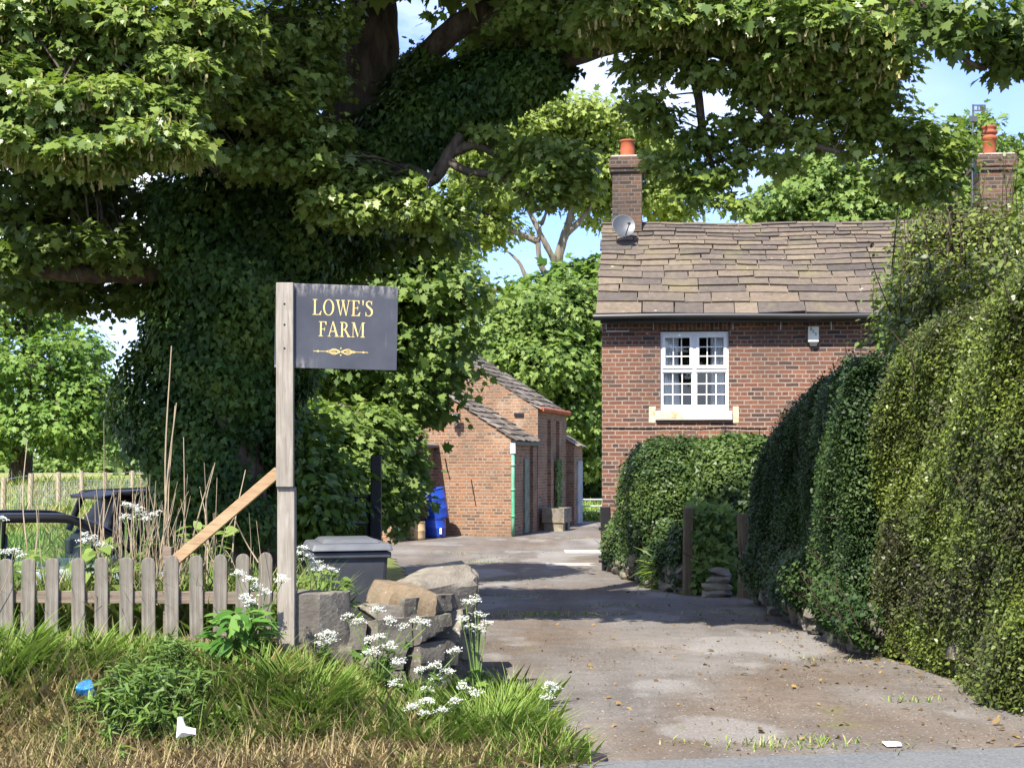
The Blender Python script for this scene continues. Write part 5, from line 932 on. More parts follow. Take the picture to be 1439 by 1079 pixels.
tree('oak_tree', 'spreading oak standing in the field with a stout dark trunk', 30, 64, [(30, 440, 64, 70, 40, 2.6), (100, 500, 63, 60, 40, 2.4), (30, 520, 62, 70, 45, 2.4), (120, 560, 62, 50, 40, 2.2), (60, 590, 61, 70, 36, 2.2), (140, 605, 63, 30, 22, 1.4), (100, 625, 62, 50, 16, 1.6), (-40, 560, 63, 60, 70, 2.4), (-20, 620, 62, 50, 22, 1.6), (60, 380, 66, 70, 40, 2.4), (-60, 440, 65, 60, 60, 2.5)], .25, 'oak_leaf', trunk_r=.62, dens=2.6, m=18, sr=.4, limbs_=[[(30, 690, 64), (30, 650, 64), (34, 590, 64), (40, 500, 64), (40, 420, 64)], [(32, 620, 64), (80, 570, 63), (130, 550, 63)], [(32, 600, 64), (-20, 560, 64), (-60, 520, 64)]], every=12)
for i, (px, py, rx, ry, lab) in enumerate([(40, 655, 60, 12, 'low bright hedge bush beyond the oak trunk, left of it'), (108, 656, 45, 11, 'low bright hedge bush across the field right of the oak'), (160, 653, 34, 13, 'low pale hedge bush at the far field edge near the ivy')]):
    tree('field_hedge', lab, px, 118, [(px-rx*.5, py, 118, rx*.6, ry, 2), (px+rx*.4, py, 118, rx*.6, ry, 2), (px, py-3, 118, rx*.5, ry, 2)], .5, 'bright_leaf', trunk_r=.1, dens=1.0, m=16, sr=.45, cat='hedge', every=30)
tree('willow_shrub', 'greyish green shrub far off beside the ivy trunk', 178, 100, [(178, 635, 100, 22, 22, 2), (185, 615, 100, 12, 14, 1.2)], .5, 'far_leaf', trunk_r=.15, dens=1.3, m=14, sr=.5, cat='shrub', every=20)
# far-off wood along the horizon
bs = [(np.array([x, 250+R.normal(0, 25), 4+R.random()*4]), np.array([9, 7, 5+R.random()*4])) for x in np.linspace(-190, 190, 70)]
p, n_, a_, lv, T = crown_points(bs, .09, 14, 1.6, .5, .6, .6); tag(leaves('far_woodland', p, n_, a_, R.uniform(1.2, 2.4, len(p)), lv, 'tuft', 'far_leaf'), kind='stuff')

# ------------------------------------------------------------------ hedges
def hedge(name, label, surf, n, size, shape, mat, loc, core, twig=(0, 0), cat='hedge', jit=.06, patch=(2.2, 1.7), extra=None, upw=.35, tonef=None):
    """surf(n) -> points and outward normals of the clipped surface"""
    t = thing(name, label, cat, loc); o3 = np.array(loc, float); p, nn = surf(n)
    lump = .035*np.sin(p[:, 1]*patch[0]+p[:, 2]*3.1)+.03*np.sin(p[:, 2]*5.3+p[:, 1]*patch[1]*2+1)+.025*np.sin(p[:, 0]*6+p[:, 1]*7)+.02*np.sin(p[:, 1]*13+p[:, 2]*9)
    dep = R.exponential(1, len(p))*jit; p = p+nn*(lump-dep)[:, None]+R.normal(0, .03, p.shape)
    nz_ = np.sin(p[:, 1]*.8+p[:, 2]*3.1)+np.sin(p[:, 2]*5.3-p[:, 1]*1.1+1)+np.sin(p[:, 1]*2.3+p[:, 2]*9.1)*.7+np.sin(p[:, 2]*15-p[:, 1]*3.5)*.5
    lv = np.clip(.47+.15*nz_+R.normal(0, .22, len(p)), 0, 1)
    if tonef is not None: lv = np.clip(lv+tonef(p), 0, 1)
    nr = unit(nn*.7+np.array([0, 0, upw])+R.normal(0, .45, p.shape)); ax = unit(nn*.55+np.array([0, 0, .35])+R.normal(0, .55, p.shape))
    leaves('foliage', p-o3, nr, ax, size*R.uniform(.6, 1.3, len(p)), lv, shape, mat, t, .15)
    mb = MB(); core(mb, o3)
    if len(mb.v): mb.build('light_block_core', 'core_shade', t)  # solid core added behind the leaves to block light through the hedge
    mb = MB(); k_ = R.choice(len(p), twig[0], replace=False) if twig[0] else []
    for i in k_: q = p[i]-o3; d = unit(nn[i]*.5+R.normal(0, .4, 3)+np.array([0, 0, .6])); mb.tube([q-d*.15, q+d*twig[1]*.4, q+d*twig[1]], [.006, .005, .002], 4, cap=False)
    if len(mb.v): tag(mb.build('twigs', 'twig', t), kind='stuff')
    return t
def boxsurf(x0, x1, yA, yB, z0, top, xl=lambda y: 0, front=True, side=1.0, rnd=.35):
    """left face (x = x0 + xl(y)), rounded top up to top(y), front face at yA"""
    def f(n):
        y = R.uniform(yA, yB, n); kind = R.random(n); T = top(y); X0 = x0+xl(y); pr = np.empty((n, 3)); nr = np.empty((n, 3))
        a = kind < .56; z = R.uniform(z0, 1, n)
        zz = z0+(T-rnd-z0)*R.random(n); pr[:, 0] = X0; pr[:, 1] = y; pr[:, 2] = zz; nr[:] = (-1, 0, .05)
        b = (kind >= .56) & (kind < .72); an = R.uniform(0, math.pi/2, n); pr[b, 0] = (X0+rnd-rnd*np.cos(an))[b]; pr[b, 2] = (T-rnd+rnd*np.sin(an))[b]; nr[b] = np.stack([-np.cos(an), 0*an, np.sin(an)], -1)[b]
        c = (kind >= .72) & (kind < .86); pr[c, 0] = (X0+rnd+R.random(n)*(x1-X0-rnd))[c]; pr[c, 2] = T[c]; nr[c] = (0, 0, 1)
        d = kind >= .86
        fx = R.uniform(0, 1, n); TA = top(np.full(n, yA)); XA = x0+xl(np.full(n, yA)); pr[d, 0] = (XA+fx*(x1-XA))[d]; pr[d, 1] = yA; pr[d, 2] = (z0+(TA-z0)*R.random(n))[d]; nr[d] = (0, -1, .1)
        # round the front left edge
        return pr, nr
    return f
def boxcore(x0, x1, yA, yB, z0, top, xl=lambda y: 0, ins=.16):
    def f(mb, o3):
        ys = np.linspace(yA+ins, yB-ins, 12); sec = []
        for y in ys:
            T = float(top(np.array(y)))-ins; X = x0+float(xl(np.array(y)))+ins; sec.append([(X, y, z0), (X, y, T-.25), (X+.28, y, T), (x1-ins, y, T), (x1-ins, y, z0)])
        vs = [np.array(q)-o3 for s_ in sec for q in s_]; mb.add(vs, [(i*5+j, i*5+j+1, (i+1)*5+j+1, (i+1)*5+j) for i in range(11) for j in range(4)]+[(0, 1, 2, 3, 4), tuple(55+j for j in (4, 3, 2, 1, 0))])
    return f
# big light privet hedge at the right edge of the frame
t1 = lambda y: 2.62+.24*ss(12.2, 8.6, y)+.06*np.sin(y*2.3)-.55*ss(11.5, 12.4, y)
x1f = lambda y: .12*np.sin(y*1.9)*.4+.20*ss(9.6, 8.0, y)
hedge('privet_hedge', 'tall sunlit yellow green hedge filling the right edge of the view', boxsurf(3.18, 5.4, 8.0, 12.35, -.02, t1, x1f), 260000, .031, 'ovate', 'hedge_light', (4.2, 10, 0), boxcore(3.18, 5.4, 8.0, 12.35, -.02, t1, x1f), (220, .18), jit=.06)
t2 = lambda y: 2.50-.08*ss(12.4, 14.5, y)-.50*ss(14.3, 17.2, y)-.25*ss(16.3, 17.2, y)
x2f = lambda y: .10*np.sin(y*1.4)+.05*ss(14, 17, y)
hedge('yew_hedge', 'dark clipped hedge with rounded top between the privet and the garden gap', boxsurf(2.95, 5.0, 12.3, 17.2, .12, t2, x2f), 190000, .034, 'small', 'hedge_dark', (4, 15, 0), boxcore(2.95, 5.0, 12.3, 17.2, .05, t2, x2f), (120, .15), jit=.05)
# tangle at the foot of the dark hedge
def bankf(n): y = R.uniform(11.6, 17.3, n); u = R.random(n); return np.stack([2.92+.35*np.maximum(0, (10.6-y)/2.2)+.02*np.sin(y*7)-.14*np.sin(u*3.1)*(1+.4*np.sin(y*5)), y, H(2.9+0*y, y)+.12+u*(.30+.35*ss(11.5, 13.5, y))], -1), np.tile((-1, -.15, .4), (n, 1)).astype(float)
hedge('ivy_tangle', 'leafy ivy and weeds trailing over the low wall at the hedge foot', bankf, 13000, .045, 'ivy', 'hedge_dark', (3.0, 13, 0), lambda mb, o: None, (60, .3), 'plant', .05)
# garden hedges by the farmhouse
def ellip(c, r, p_=3.2, zmin=-9):
    def f(n):
        d = rdir(n*2); s_ = (np.abs(d)**p_).sum(1)**(-1/p_); q = d*s_[:, None]; keep = np.where(q[:, 2]*r[2]+c[2] > zmin)[0][:n]; q = q[keep]; return np.array(c)+q*np.array(r), unit(np.sign(q)*np.abs(q)**(p_-1)/np.array(r))
    return f
def ellcore(c, r, p_=3.2, k_=.86):
    def f(mb, o3):
        an = np.linspace(0, 2*math.pi, 20, endpoint=False); vs = []; zs_ = np.linspace(-1, 1, 9)
        for z in zs_:
            w_ = max(.02, (1-min(1, abs(z))**p_))**(1/p_)
            for a in an: k2 = (abs(math.cos(a))**p_+abs(math.sin(a))**p_)**(-1/p_); vs.append(np.array(c)+np.array(r)*k_*np.array([w_*k2*math.cos(a), w_*k2*math.sin(a), z])-o3)
        mb.add(vs, [(i*20+j, i*20+(j+1) % 20, (i+1)*20+(j+1) % 20, (i+1)*20+j) for i in range(8) for j in range(20)]+[list(range(20))[::-1], [160+j for j in range(20)]])
    return f
def eh(name, label, c, r, n, size, shape, mat, p_=3.2, tw=(40, .15), jit=.05): hedge(name, label, ellip(c, r, p_, -.35), n, size, shape, mat, (c[0], c[1], h1(c[0], c[1])), ellcore(c, r, p_), tw, jit=jit)
cA = P(948, 715, 22); eh('garden_hedge', 'clipped green hedge in front of the farmhouse, nearest its corner', (cA[0], 22.2, .78), (.78, 1.5, 1.13), 46000, .055, 'small', 'hedge_mid')
cB = P(1042, 720, 20.0); eh('garden_hedge', 'clipped ivy grown hedge block behind the timber post', (cB[0], 20.3, .70), (.70, .95, 1.2), 36000, .066, 'ivy', 'hedge_mid', 3.6)
eh('garden_hedge', 'hedge run joining the ivy block to the dark hedge below the alarm box', (3.6, 20.5, .7), (.9, 1.1, 1.1), 16000, .066, 'ivy', 'hedge_mid')
def under(n): t = R.random(n); u = R.random(n); q = np.stack([np.interp(t, [0, .35, .7, 1], [1.68, 1.92, 2.12, 2.28]), np.interp(t, [0, .35, .7, 1], [24.1, 22.2, 20.3, 19.0]), -.3+.1+u*(.7+.25*np.sin(t*9))], -1); q[:, 0] -= .12*np.sin(u*3.1); return q, np.tile((-.8, -.4, .5), (n, 1)).astype(float)
hedge('ivy_tangle', 'dark leafy weeds spilling over the wall below the farmhouse hedge', under, 11000, .062, 'ivy', 'hedge_mid', (2, 22, -.3), lambda mb, o: None, (60, .35), 'plant', .06)
def under2(n): u = R.random(n); q = np.stack([R.uniform(2.35, 2.9, n), R.uniform(18.6, 19.2, n)-.1*np.sin(u*3), -.15+u*1.1], -1); return q, np.tile((-.2, -1, .4), (n, 1)).astype(float)
hedge('ivy_climber', 'ivy coloured as if sunlit, climbing between the two posts above the stone stack', under2, 2600, .10, 'ivy', 'bright_leaf', (2.6, 19, -.2), lambda mb, o: None, (20, .3), 'plant', .06)  # brighter leaf than the hedges beside it, painting the lit strip
# tall loose shrubs above the hedges
def shrub(name, label, blobs, size, mat, Y, px, dens=22, shoots=60):
    t = tree(name, label, px, Y, blobs, size, mat, trunk_r=.07, dens=dens, m=12, sr=.13, shape='ovate', shell=.4, cat='shrub', every=8); o3 = np.array(t.location); mb = MB(); pp = []
    for _ in range(shoots):
        a, b, c, rx, ry, rd = blobs[R.integers(len(blobs))]; q = P(a+R.normal(0, rx*.6), b-ry*.5, c+R.normal(0, rd*.4))-o3; d = np.array([R.normal(0, .18), R.normal(0, .18), 1.])*R.uniform(.35, .9); mb.tube([q, q+d*.5+R.normal(0, .03, 3), q+d], [.008, .006, .002], 4, cap=False)
        for s_ in np.linspace(.15, 1, 14): pp.append(q+d*s_+R.normal(0, .025, 3))
    tag(mb.build('shoots', 'twig', t), kind='stuff'); pp = np.array(pp); leaves('shoot_leaves', pp, unit(R.normal(0, .6, pp.shape)+np.array([0, -.3, .7])), unit(R.normal(0, .7, pp.shape)+np.array([0, 0, .4])), size*R.uniform(.7, 1.2, len(pp)), R.random(len(pp)), 'ovate', mat, t)
shrub('tall_shrub', 'tall loose shrub with upright shoots hiding the right of the roof', [(1325, 365, 16.5, 42, 45, .5), (1285, 420, 16.5, 28, 40, .4), (1300, 430, 16, 40, 40, .5), (1350, 330, 16.5, 45, 45, .5), (1400, 340, 16, 50, 50, .6), (1340, 400, 15.6, 60, 45, .6), (1425, 330, 16.5, 26, 28, .5), (1315, 325, 17, 22, 26, .35), (1335, 285, 17, 20, 24, .3), (1268, 455, 16, 26, 25, .35), (1400, 400, 15, 60, 40, .5), (1280, 480, 15.5, 40, 30, .4)], .066, 'hedge_light', 16.5, 1330, 40, 80)
shrub('tall_shrub', 'smaller bright bush between the roof eaves and the dark hedge', [(1275, 400, 18, 26, 28, .4), (1258, 440, 17.8, 20, 28, .35), (1262, 475, 17.6, 26, 24, .35), (1288, 365, 18.2, 22, 22, .35)], .07, 'bright_leaf', 18, 1252, 36, 24)
# ------------------------------------------------------------------ verge grass and plants
def blades(name, xy, hgt, lv, wid=.012, lean=.35, parent=None, kind='stuff', mat='grass', zoff=-.01, bend=.45):
    n = len(xy); p = np.stack([xy[:, 0], xy[:, 1], H(xy[:, 0], xy[:, 1])+zoff], -1); a = R.uniform(0, 2*np.pi, n); l = np.abs(R.normal(0, lean, n))
    d = np.stack([np.cos(a)*l, np.sin(a)*l, np.ones(n)], -1); nn = np.stack([-np.cos(a), -np.sin(a), l*.8+.05], -1)
    o = leaves(name, p, nn, d, hgt, lv, 'blade', mat, parent, bend, 0, wid/hgt)
    if kind: tag(o, kind=kind)
    return o
def onverge(n, x0, x1, y0, y1):
    x = R.uniform(x0, x1, n*3); y = R.uniform(y0, y1, n*3); ok = (y > road_edge(x)-.12+R.normal(0, .06, n*3)) & (x < verge_edge(y)+R.normal(0, .05, n*3)); x, y = x[ok][:n], y[ok][:n]; return np.stack([x, y], -1)
def patchy(xy, s=1.0, ph=0): return np.sin(xy[:, 0]*3.1*s+ph)*np.sin(xy[:, 1]*4.3*s+ph*2)+.6*np.sin(xy[:, 0]*7.3*s+xy[:, 1]*5.1*s+ph)
xy = onverge(64000, -4.4, .5, 6.7, 9.6); pz = patchy(xy); d = xy[:, 1]-road_edge(xy[:, 0])
g0 = np.clip(.42+.16*pz+.22*ss(-.9, .2, xy[:, 0])+.10*ss(.3, 1.1, d)-.26*ss(.55, 0, d)*ss(.0, -.8, xy[:, 0])+R.normal(0, .17, len(xy)), 0, 1)
hg = np.clip(R.gamma(5, .030, len(xy))*(.65+.45*ss(.1, .9, d)+.15*pz)*(1-.55*ss(7.85, 8.3, xy[:, 1])*ss(.1, -.3, xy[:, 0])), .04, .40)
blades('verge_grass', xy, hg, g0, .0048, .42)
xy = onverge(14000, -4.4, .4, 6.8, 9.2); dd = xy[:, 1]-road_edge(xy[:, 0]); xy = xy[(dd < .75)]; blades('dry_thatch', xy, R.uniform(.08, .26, len(xy)), R.uniform(0, .3, len(xy)), .0045, 1.5)
tuft_c = [(-.62, 7.8, 700, .22, .8), (-1.15, 7.95, 900, .34, .72), (-.08, 8.6, 700, .34, .82), (-.15, 8.1, 800, .36, .85), (0, 7.9, 700, .30, .85), (-.2, 8.0, 500, .26, .8), (-2.5, 8.1, 400, .30, .7), (-2.9, 8.0, 600, .4, .72), (-2.25, 8.2, 300, .26, .6), (-1.45, 8.0, 500, .34, .55), (-3.2, 8.2, 400, .3, .7), (.05, 9.3, 300, .3, .8), (-1.2, 7.75, 400, .3, .6), (-.45, 7.8, 600, .3, .82), (.2, 7.62, 400, .22, .85), (-3.0, 7.5, 400, .3, .62), (-1.75, 8.1, 300, .28, .5)]
for j, (x, y, n, hh, tn) in enumerate(tuft_c):
    q = np.stack([R.normal(x, .14, n), R.normal(y, .10, n)], -1); h_ = hh*R.uniform(.45, 1.1, n); dv = q-np.array([x, y])
    p = np.stack([q[:, 0]*.5+x*.5, q[:, 1]*.5+y*.5, H(q[:, 0], q[:, 1])-.02], -1); l = np.concatenate([dv*3.2+R.normal(0, .18, (n, 2)), np.ones((n, 1))], 1); nn = np.concatenate([-dv*6+R.normal(0, .3, (n, 2)), np.full((n, 1), .4)], 1)
    labs = ['arching', 'fine', 'dense', 'long', 'short', 'bright', 'tall', 'leaning', 'thin', 'pale', 'upright', 'small', 'low', 'spreading', 'stubby', 'loose', 'yellowing']
    o = leaves('grass_tuft', p, nn, l, h_, np.clip(R.normal(tn, .12, n), 0, 1), 'blade', 'grass', None, .55, 0, .0052/h_); tag(o, kind='stuff')
# grass behind the fence, along the drive, in the field
n = 9000; xy = np.stack([R.uniform(-4.6, -1.25, n), R.uniform(8.8, 10.6, n)], -1); blades('garden_grass', xy, R.uniform(.15, .6, n), np.clip(R.normal(.62, .2, n), 0, 1), .009, .3)
n = 26000; y = 22+40*R.random(n)**1.6; x = R.uniform(-34, -5, n)*y/50; xy = np.stack([x, y], -1); blades('meadow_grass', xy, R.uniform(.15, .5, n)*(.6+y/60), np.clip(.55+.16*patchy(xy, .12)+R.normal(0, .18, n), 0, 1), .02+.0005*0, .3)
n = 5000; xy = np.stack([R.uniform(1.2, 5, n), R.uniform(43.6, 50, n)], -1); blades('paddock_grass', xy, R.uniform(.2, .55, n), np.clip(R.normal(.9, .1, n), 0, 1), .03, .3)
n = 1500; xy = np.stack([R.normal(-1.0, .16, n), R.uniform(12.2, 15, n)], -1); blades('edge_grass', xy, R.uniform(.15, .5, n), np.clip(R.normal(.7, .12, n), 0, 1), .014, .4)
pts = []
for px, py, wx, n in [(770, 865, .42, 420), (735, 835, .25, 120), (850, 850, .25, 60), (672, 790, .25, 120), (690, 783, .2, 60), (1110, 1056, .30, 260), (735, 776, .5, 60), (800, 757, .5, 80), (640, 778, .3, 90), (700, 815, .3, 60), (1040, 862, .5, 120), (1285, 992, .12, 60), (1215, 925, .3, 60)]:
    z = -.13*(1 if py < 880 else .3)-.17*(1 if py < 835 else 0); Y = (CAMZ-z)*F/(py-HZ); X = (px-CX)*Y/F; pts.append(np.stack([R.normal(X, wx, n), R.normal(Y, min(.4, wx*.35), n)], -1))
xy = np.vstack(pts); blades('drive_weeds', xy, R.uniform(.02, .075, len(xy)), np.clip(R.normal(.55, .2, len(xy)), 0, 1), .010, .9)
n = 2400; y = 7.8+14*R.random(n)**1.4; x = np.array([R.uniform(np.interp(v, yl, xl)+.05, np.interp(v, yr, xr)-.05) for v in y]); ed = R.random(n) < .45; x[ed] = np.interp(y[ed], yr, xr)-np.abs(R.normal(0, .5, ed.sum())); keep = R.random(n) < .35+.65*np.exp(-((y-12.5)/2.2)**2); x, y = x[keep], y[keep]; n = len(x)
keep = R.random(n) < .6; x, y = x[keep], y[keep]; n = len(x); p = np.stack([x, y, H(x, y)+.012], -1); o = leaves('leaf_litter', p, np.array([0, 0, 1.])+R.normal(0, .3, (n, 3)), rdir(n)*np.array([1, 1, .1]), R.gamma(3, .008, n)+.012, R.random(n), 'small', 'dry_litter', None, .3, .25); tag(o, kind='stuff')
n = 900; y = 7.7+5*R.random(n); x = R.uniform(.4, 3.2, n); o = leaves('drive_grit', np.stack([x, y, H(x, y)+.010], -1), np.array([0, 0, 1.])+R.normal(0, .4, (n, 3)), rdir(n), R.uniform(.008, .022, n), R.uniform(0, 1, n), 'small', 'wall_stone', None, .4, .5); tag(o, kind='stuff')
for i, (px, py, lab) in enumerate([(827, 936, 'curled brown leaf on the drive left of centre'), (866, 996, 'brown leaf lying lowest on the open drive'), (1113, 970, 'orange leaf on the drive below the pale patch'), (1100, 940, 'curled tan leaf on the drive above the orange one')]):
    Y = 1.63*F/(py-HZ); X = (px-CX)*Y/F; o = leaves('fallen_leaf', np.zeros((2, 3)), np.array([[0, -.3, 1], [.4, -.2, .8]]), np.array([[1, .2, .1], [.7, .7, .2]]), .055, R.uniform(.6, 1, 2), 'maple', 'dry_litter', None, .5, .4); o.location = (X, Y, h1(X, Y)+.014); tag(o, lab, 'leaf', 'fallen leaves on the drive')
# broad leaved dock
def rosette(name, label, x, y, n, size, hgt, spread, mat, shape='dock', cat='plant', lean=1.0, stems=True, wd=1.0):
    z = h1(x, y); t = thing(name, label, cat, (x, y, z)); a = R.uniform(0, 2*np.pi, n); u = R.random(n)**.7; r_ = spread*u; zz = hgt*R.random(n)
    p = np.stack([np.cos(a)*r_*.5, np.sin(a)*r_*.5, zz*.75], -1); out = np.stack([np.cos(a), np.sin(a), 0*a], -1)
    leaves('leaves', p, np.array([0, -.25, .8])-out*.15+R.normal(0, .22, (n, 3)), out*lean+np.array([0, 0, .45])+R.normal(0, .25, (n, 3)), size*R.uniform(.6, 1.2, n), R.random(n), shape, mat, t, .35, .2 if wd == 1 else 0, wd)
    if stems:
        mb = MB()
        for i in range(0, n, 4): mb.tube([(0, 0, -.02), p[i]*.6+np.array([0, 0, .02]), p[i]], [.006, .005, .003], 5, cap=False)
        mb.build('stems', 'green_stem', t)
    return t
c = P(335, 900, 8.25); rosette('dock_plant', 'broad leaved dark green dock in front of the picket fence', c[0], 8.28, 170, .13, .40, .32, 'dock_leaf')
def weed(name, label, x, y, n, spread, hgt, size):
    t = thing(name, label, 'plant', (x, y, h1(x, y))); ns = n//26; c = np.stack([R.normal(0, spread, ns), R.normal(0, spread*.55, ns)], -1); hh = hgt*np.exp(-(c**2).sum(1)/(2*(spread*1.2)**2))*R.uniform(.5, 1.15, ns); mb = MB(); P_, A_ = [], []
    for (cx_, cy_), h_ in zip(c, hh):
        z0 = h1(x+cx_, y+cy_)-t.location.z; ln = R.normal(0, .22, 2); tip = np.array([cx_+ln[0]*h_, cy_+ln[1]*h_, z0+h_]); base = np.array([cx_, cy_, z0-.02]); mb.tube([base, (base+tip)/2, tip], [.0035, .003, .0015], 4, cap=False)
        u = R.uniform(.2, 1.02, 26)[:, None]; P_.append(base*(1-u)+tip*u); a = R.uniform(0, 2*np.pi, 26); A_.append(np.stack([np.cos(a), np.sin(a), R.uniform(.1, .9, 26)], -1))
    p, a = np.vstack(P_), np.vstack(A_); k = len(p); leaves('leaves', p, np.array([0, -.2, .9])+R.normal(0, .4, p.shape), a, size*R.uniform(.5, 1.25, k), R.random(k), 'blade', 'weed_leaf', t, .35, 0, R.uniform(.14, .3, k)); tag(mb.build('stems', 'green_stem', t), kind='stuff')
weed('mugwort_plant', 'feathery dark green weed clump spread across the middle of the verge', -1.93, 7.66, 3600, .25, .32, .07)
weed('mugwort_plant', 'smaller feathery weed just below the fence', -1.95, 8.05, 1100, .14, .26, .06)
rosette('nettle_plant', 'bright young nettles above the pickets near the brace', P(290, 740, 9.3)[0], 9.3, 90, .11, .95, .30, 'bright_leaf', 'ovate')
rosette('nettle_plant', 'green nettles rising behind the fence pickets on the left', P(150, 770, 9.2)[0], 9.2, 130, .13, .78, .5, 'bright_leaf', 'ovate')
rosette('nettle_plant', 'leafy weeds at the far left behind the fence', P(20, 770, 9.2)[0], 9.2, 90, .12, .70, .4, 'bright_leaf', 'ovate')
rosette('garden_weeds', 'leafy green weeds behind the wall in front of the bin', P(455, 820, 9.5)[0], 9.5, 160, .11, .62, .42, 'bright_leaf', 'ovate')
rosette('foxtail_weeds', 'pale arching weeds at the foot of the garden hedge', P(935, 790, 20.3)[0], 19.9, 70, .42, .75, .5, 'bright_leaf', 'blade', lean=.7, wd=.05)
# dead stems
ds = thing('dead_stems', 'tangle of tall dead straw coloured weed stems behind the fence', 'plant', (P(220, 0, 9.2)[0], 9.2, .35)); o3 = np.array(ds.location); mb = MB(); mb2 = MB()
def stemp(px0, py0, px1, py1, Y, r, b=mb): a, q = P(px0, py0, Y)-o3, P(px1, py1, Y+R.normal(0, .1))-o3; md = (a+q)/2+R.normal(0, .03, 3); b.tube(spline([a, md, q], 5), np.linspace(r, r*.45, 11), 5, cap=False)
for a in [(236, 800, 241, 486, 9.3, .008), (228, 800, 248, 566, 9.3, .008), (238, 810, 246, 570, 9.25, .006), (255, 800, 258, 614, 9.3, .006), (290, 800, 287, 650, 9.3, .005), (300, 800, 302, 650, 9.35, .005), (262, 790, 300, 655, 9.3, .006), (326, 790, 345, 660, 9.3, .006), (318, 780, 330, 725, 9.2, .006), (363, 790, 328, 725, 9.2, .006), (230, 780, 265, 690, 9.3, .005), (205, 800, 196, 660, 9.4, .005), (40, 790, 38, 620, 9.5, .006), (48, 790, 49, 690, 9.3, .006), (143, 780, 146, 590, 12, .006)]: mb3 = MB(); stemp(*a, mb3); mb3.build('stalk', 'dead_stem', ds)
for _ in range(75): px = R.normal(205, 42); stemp(px, 820, px+R.normal(0, 16), R.uniform(665, 760), 9.2+R.normal(0, .2), R.uniform(.0025, .005))
for _ in range(26): px = R.uniform(-10, 380); stemp(px, 850, px+R.normal(0, 25), R.uniform(700, 790), 8.9+R.normal(0, .12), .0028)
tag(mb.build('undergrowth', 'dead_stem', ds), kind='stuff')
# cow parsley
def parsley(label, x, y, heads, hgt=.6, sz=1.0, first=[None]):
    z = h1(x, y); t = thing('cow_parsley', label, 'wildflower', (x, y, z), 0, 'cow parsley in flower'); mb = MB(); P_, N_ = [], []
    for (dx, dy, hz) in heads:
        top = np.array([dx, dy, hz]); mid = top*np.array([.45, .45, .55]); mb.tube(spline([(0, 0, -.02), mid, top], 5), np.linspace(.006, .003, 11), 5, cap=False)
        nu = R.integers(8, 13)
        for k_ in range(nu):
            a = 2*np.pi*k_/nu+R.random(); r0_ = R.uniform(.15, 1); rr = r0_*.042*sz; q = top+np.array([math.cos(a)*rr, math.sin(a)*rr, (.040-.026*r0_**2)*sz+R.normal(0, .005)]); mb.tube([top, q], .0012, 3, cap=False)
            m_ = 12; P_.append(q+R.normal(0, 1, (m_, 3))*np.array([.011, .011, .004])*sz); N_.append(np.tile((0, -.3, 1.), (m_, 1))+R.normal(0, .35, (m_, 3)))
    p, n_ = np.vstack(P_), np.vstack(N_); k_ = len(p); leaves('blossom', p, n_, rdir(k_), R.uniform(.007, .012, k_)*sz, R.random(k_), 'tuft', 'petal', t, .1)
    mb.build('stems', 'green_stem', t); q = R.uniform(0, .6, 26); hd = np.array(heads)[R.integers(len(heads), size=26)]; lp = hd*q[:, None]; leaves('leaves', lp+R.normal(0, .02, lp.shape), rdir(26)*.5+np.array([0, 0, .7]), rdir(26)+np.array([0, 0, .2]), R.uniform(.06, .12, 26), R.random(26), 'tuft', 'weed_leaf', t); return t
def heads(Y, base, pts): return [tuple(P(px, py, Y+dy)-np.array([base[0], base[1], h1(*base)])) for px, py, dy in pts]
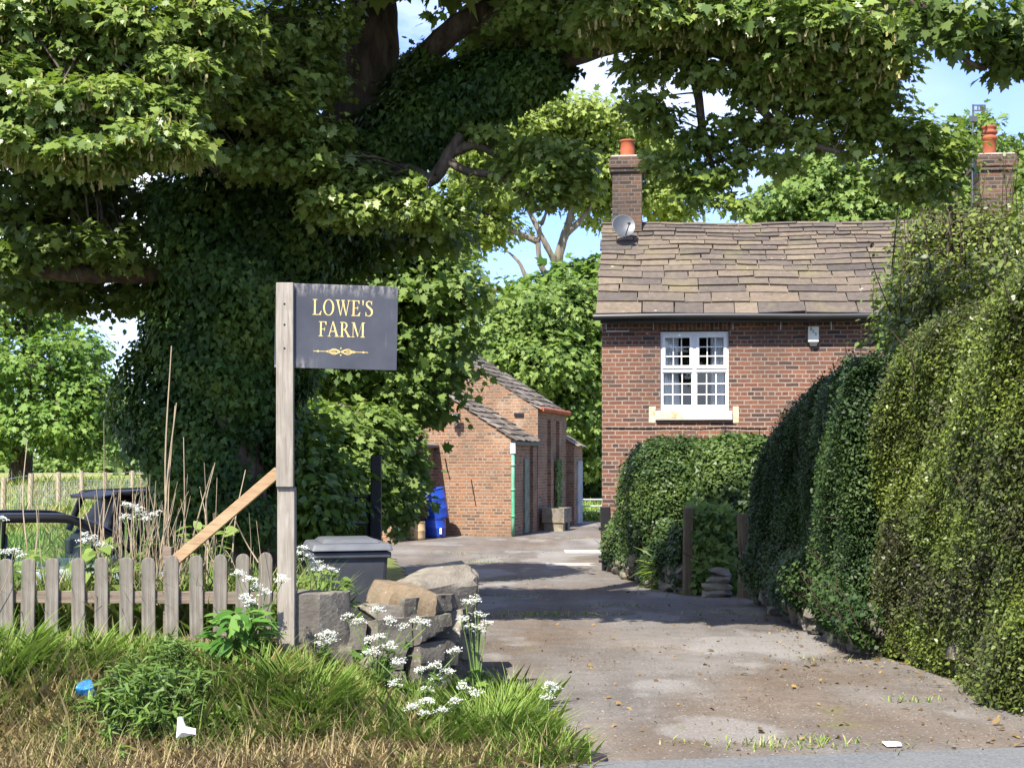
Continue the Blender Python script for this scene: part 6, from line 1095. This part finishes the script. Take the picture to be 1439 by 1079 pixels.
for lab, base, Y, pts in [('cow parsley in front of the right pickets below the fence tops', (-1.5, 8.35), 8.3, [(335, 812, 0), (352, 820, 0), (360, 832, .02), (345, 845, 0), (372, 838, .05), (352, 852, -.02), (395, 820, -.05)]),
        ('cow parsley rising behind the wall beside the sign post', (-1.2, 9.35), 9.3, [(418, 782, 0), (432, 788, 0), (446, 795, .05), (455, 803, 0), (440, 806, .05), (466, 806, 0), (425, 775, 0)]),
        ('cow parsley against the wall face under the orange stone', (-.80, 8.5), 8.45, [(490, 872, 0), (505, 880, 0), (530, 862, 0), (548, 878, 0), (565, 885, .0), (585, 878, .03), (598, 882, 0), (535, 900, -.05), (548, 912, -.05), (520, 905, -.05)]),
        ('cow parsley sprawling at the lower wall by the grass', (-.55, 8.3), 8.3, [(522, 920, 0), (560, 935, 0), (590, 948, 0), (612, 940, 0), (630, 950, 0), (600, 975, -.05), (555, 965, 0), (640, 920, .0), (615, 960, 0)]),
        ('cow parsley at the drive end of the wall with pale green heads', (-.22, 8.9), 8.9, [(655, 852, 0), (668, 848, 0), (672, 868, 0), (676, 890, 0), (662, 885, 0), (650, 875, -.1), (684, 880, 0)]),
        ('cow parsley nearest the road in the long grass', (-.5, 7.95), 7.9, [(580, 1000, 0), (596, 1008, 0), (600, 990, 0), (622, 1005, 0), (650, 970, 0), (668, 980, 0), (640, 990, 0), (560, 1015, 0)]),
        ('single cow parsley leaning out over the drive', (.05, 8.2), 8.2, [(772, 968, .0), (778, 972, .02), (768, 985, 0)]),
        ('cow parsley among the dead stems behind the fence', (-2.5, 9.2), 9.2, [(178, 714, 0), (190, 718, 0), (196, 726, 0), (176, 732, 0), (218, 726, 0), (205, 735, 0)]),
        ('cow parsley in front of the car window', (-2.85, 9.1), 9.1, [(122, 758, 0), (128, 764, 0), (118, 766, 0), (140, 770, 0), (150, 775, 0)]),
        ('cow parsley at the far left above the pickets', (-3.25, 9.0), 9.0, [(8, 782, 0), (18, 780, 0), (28, 784, 0), (2, 735, 0)]),
        ('cow parsley between the wall and the squared end stone', (-1.15, 8.45), 8.42, [(452, 900, 0), (462, 896, 0), (466, 904, 0), (456, 908, 0)])]: parsley(lab, *base, heads(Y, base, pts))
q = np.array([bm_ @ Vector((.14+.06*R.random(), 4.35+.6*R.random(), -.3+1.9*R.random()**1.2)) for _ in range(1500)]); o = leaves('wall_creeper', q, np.array([1, -.5, .4])+R.normal(0, .3, q.shape), np.array([0, 0, -1.])+R.normal(0, .4, q.shape), .10*R.uniform(.6, 1.2, len(q)), R.random(len(q)), 'ivy', 'bright_leaf'); tag(o, 'green creeper climbing the side wall of the barn', 'creeper')
